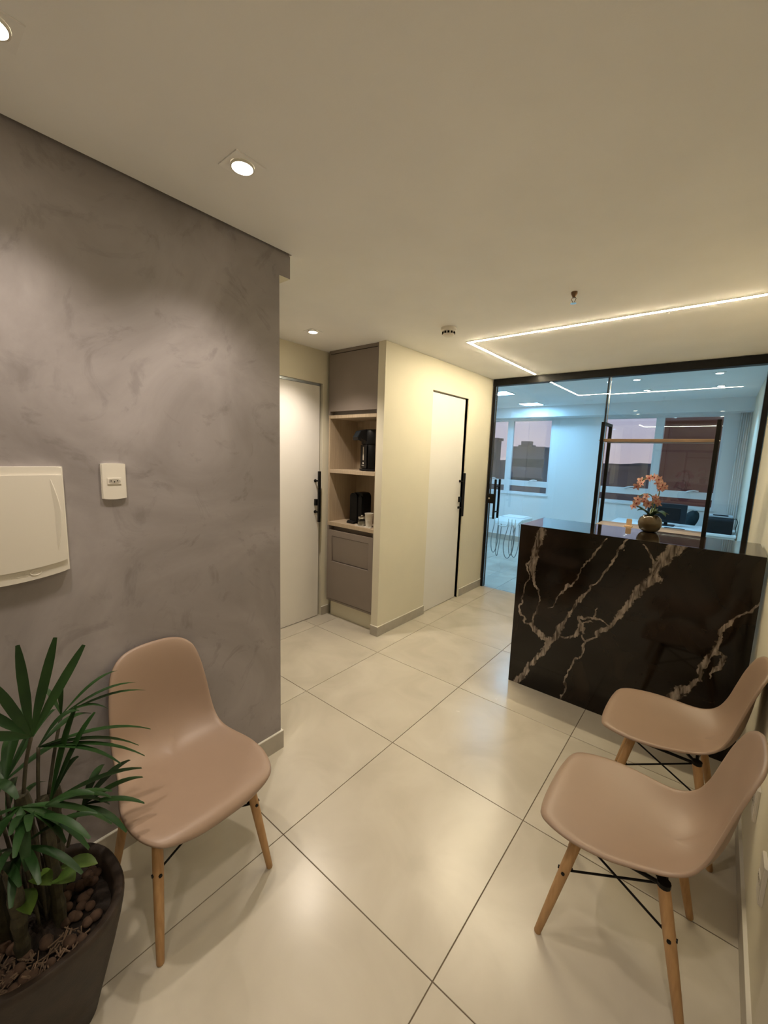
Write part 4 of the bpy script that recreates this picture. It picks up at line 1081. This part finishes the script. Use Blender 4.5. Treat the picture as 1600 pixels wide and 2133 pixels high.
bm = newbm(); prism(bm, [(5.545, .7504), (5.80, .7504), (5.80, .945), (5.60, .945), (5.555, .915)], 'x', 2.655, 2.905)
bmesh.ops.bevel(bm, geom=list(bm.edges), offset=.006, segments=2, affect='EDGES'); obj('body', bm, 'black_matte', t)
part('lid', 'printer_grey', t, (2.665, 2.895, 5.60, 5.80, .9465, .968), bev=.005)
part('paper_slot', 'gap_shade', t, (2.70, 2.85, 5.5995, 5.70, .9685, .972))
bm = newbm(); tube(bm, crom([(2.906, 5.70, .93), (2.93, 5.70, .935), (2.945, 5.69, .89), (2.935, 5.68, .83), (2.938, 5.66, .765)], 6), .004, 7); obj('power_cable', bm, 'black_matte', t)
# curtain gathered in the right corner
bm = newbm(); A = []; B = []
for k in range(61):
    u = k / 60; x = 2.835 + .115 * u; y = 6.585 + .007 * math.sin(u * 2 * PI * 5)
    A.append(bm.verts.new((x, y, .04))); B.append(bm.verts.new((x, y, 2.309)))
for k in range(60): bm.faces.new((A[k], A[k + 1], B[k + 1], B[k]))
cu = obj('curtain', bm, 'curtain', None, smooth=True); md = cu.modifiers.new('thickness', 'SOLIDIFY'); md.thickness = .002
tag(cu, 'white pleated curtain gathered in the right corner of the clinic room', 'curtain')
# dental delivery unit
def delivery_unit():
    t = thing('dental_delivery_unit', 'white dental instrument tray with hanging hoses seen behind the glass', 'dental unit', (-0.30, 5.25, 0))
    z = .70
    bm = newbm(); bx(bm, .22, .62, 4.78, 5.18, z - .03, z + .025, .018, 3); autosmooth(obj('tray_body', bm, 'dental', t))
    bm = newbm(); bx(bm, .26, .58, 4.86, 5.16, z + .0255, z + .033, .003); obj('tray_mat', bm, 'white_alu', t)
    bm = newbm(); prism(bm, [(4.62, z - .045), (4.78, z - .03), (4.78, z + .02), (4.65, z - .01)], 'x', .24, .61); obj('instrument_holder', bm, 'dental', t)
    bm = newbm(); tube(bm, crom([(.36, 4.63, z - .03), (.36, 4.58, z - .06), (.41, 4.57, z - .068), (.46, 4.58, z - .06), (.46, 4.63, z - .03)], 5), .010, 8); obj('grip_bar', bm, 'dental', t, smooth=True)
    bm = newbm(); tube(bm, crom([(.22, 5.0, z - .02), (-.05, 5.1, z - .05), (-.30, 5.25, z - .10)], 6), .022, 10); obj('support_arm', bm, 'dental', t, smooth=True)
    bm = newbm(); tube(bm, [(-.30, 5.25, 0.02), (-.30, 5.25, z - .09)], .035, 14); lathe(bm, [(.18, 0), (.18, .02), (.05, .03)], -.30, 5.25, 24); obj('column', bm, 'dental', t)
    for k, (x, d, sag, w) in enumerate(((.265, 4.62, .40, .045), (.325, 4.62, .44, .012), (.475, 4.62, .45, .075), (.525, 4.62, .40, .030), (.575, 4.62, .42, .05))):
        bm = newbm(); lathe(bm, [(.010, z - .070), (.012, z - .06), (.012, z - .02), (.007, z - .01), (.006, z + .03), (.004, z + .045)], x, d, 12); i = obj('handpiece', bm, 'dental', t, smooth=True)
        zt = z - .07
        pts = crom([(x, d, zt), (x - w * .6, d - .01, zt - sag * .55), (x - w * .3, d, zt - sag * .95), (x + w * .4, d + .03, zt - sag), (x + w * .9, d + .06, zt - sag * .6), (x + w * .3, d + .12, z - .035)], 8)
        bm = newbm(); tube(bm, pts, .0055, 7); obj('hose', bm, 'hose', i, smooth=True)
delivery_unit()
# dental operating lamp, standing behind the cream wall and mirrored in the window
def dental_lamp():
    t = thing('dental_lamp', 'white dental operating lamp mirrored in the left clinic window', 'lamp', (-1.75, 5.10, 0))
    bm = newbm(); tube(bm, [(-1.75, 5.10, .03), (-1.75, 5.10, 1.58)], .030, 14); lathe(bm, [(.20, 0), (.20, .025), (.05, .04)], -1.75, 5.10, 24); obj('post', bm, 'dental', t)
    bm = newbm(); tube(bm, [(-1.75, 5.10, 1.56), (-1.45, 5.05, 1.60), (-1.02, 5.0, 1.70)], .024, 12); obj('arm', bm, 'dental', t, smooth=True)
    bm = newbm(); tube(bm, crom([(-1.02, 5.0, 1.69), (-1.05, 5.0, 1.58), (-1.04, 5.0, 1.48), (-.95, 5.0, 1.40)], 5), .018, 10); obj('elbow', bm, 'dental', t, smooth=True)
    bm = newbm(); lathe(bm, [(.02, 1.41), (.08, 1.385), (.135, 1.335), (.14, 1.325), (.125, 1.325), (.06, 1.35)], -.90, 5.0, 28); autosmooth(obj('head', bm, 'dental', t))
dental_lamp()

# ------------------------------------------------------------------ outside: dusk town
def polar(az, d): a = math.radians(az); return (2.724 + d * math.sin(a), -0.927 + d * math.cos(a))
def building(name, label, az0, az1, d, el, depth, m, base=-30.0, windows=None, steps=()):
    (xa, ya), (xb, yb) = polar(az0, d), polar(az1, d)
    z1 = 1.594 + d * math.tan(math.radians(el))
    y0 = (ya + yb) / 2
    t = thing(name, label, 'building', ((xa + xb) / 2, y0 + depth / 2, base))
    part('walls', m, t, (xa, xb, y0, y0 + depth, base, z1))
    part('parapet', m, t, (xa - .2, xb + .2, y0 - .2, y0 + .3, z1, z1 + .35), (xa - .2, xb + .2, y0 + depth - .3, y0 + depth + .2, z1, z1 + .35))
    for sa, sb, el2 in steps:
        (xc, _), (xd, _) = polar(sa, d), polar(sb, d)
        part('roof_block', m, t, (xc, xd, y0 + .5, y0 + depth * .7, z1 + .01, 1.594 + d * math.tan(math.radians(el2))))
    if windows:
        nx, nz, w, h, top = windows
        for i in range(nx):
            for k in range(nz):
                x = xa + (xb - xa) * (i + .5) / nx; z = z1 - top - k * 3.0
                part('window', 'bldg_win', t, (x - w / 2, x + w / 2, y0 - .08, y0 - .01, z - h, z))
    return t
building('apartment_block', 'stepped grey apartment block seen through the left clinic window', -22.7, -18.2, 70, 1.25, 3, 'bldg_grey', windows=(6, 5, 1.4, 1.3, 1.6), steps=((-21.9, -19.9, 1.75), (-21.5, -20.3, 2.25)))
building('office_tower', 'narrow dark tower at the left edge of the left clinic window', -27.5, -24.0, 60, 2.2, 1.5, 'bldg_dark', windows=(4, 5, 1.0, 1.2, 1.6))
building('low_building', 'low dark building with flat roof behind the orchid in the right clinic window', -16.5, -5.2, 40, -1.0, 20, 'bldg_dark')
building('neighbour_building', 'maroon rendered neighbouring building filling the right clinic window', -5.55, 14.0, 15.0, 4.6, 8, 'bldg_brown', windows=None, steps=((-4.2, 6.0, 5.6),))
bm = newbm()
for k in range(60):
    pass
n = 120; A = []; B = []
rh = random.Random(11)
for k in range(n + 1):
    az = -60 + 120 * k / n; x, y = polar(az, 900)
    A.append(bm.verts.new((x, y, -60))); B.append(bm.verts.new((x, y + 40, 1.6 + 900 * math.tan(math.radians(-.25 + .12 * math.sin(k * .5) + rh.uniform(-.05, .06))))))
for k in range(n): bm.faces.new((A[k], A[k + 1], B[k + 1], B[k]))
bx(bm, -1500, 1500, 30, 1200, -61, -60)
o = obj('hills', bm, 'town'); o['kind'] = 'structure'; o['label'] = 'dark hills of the town on the horizon'
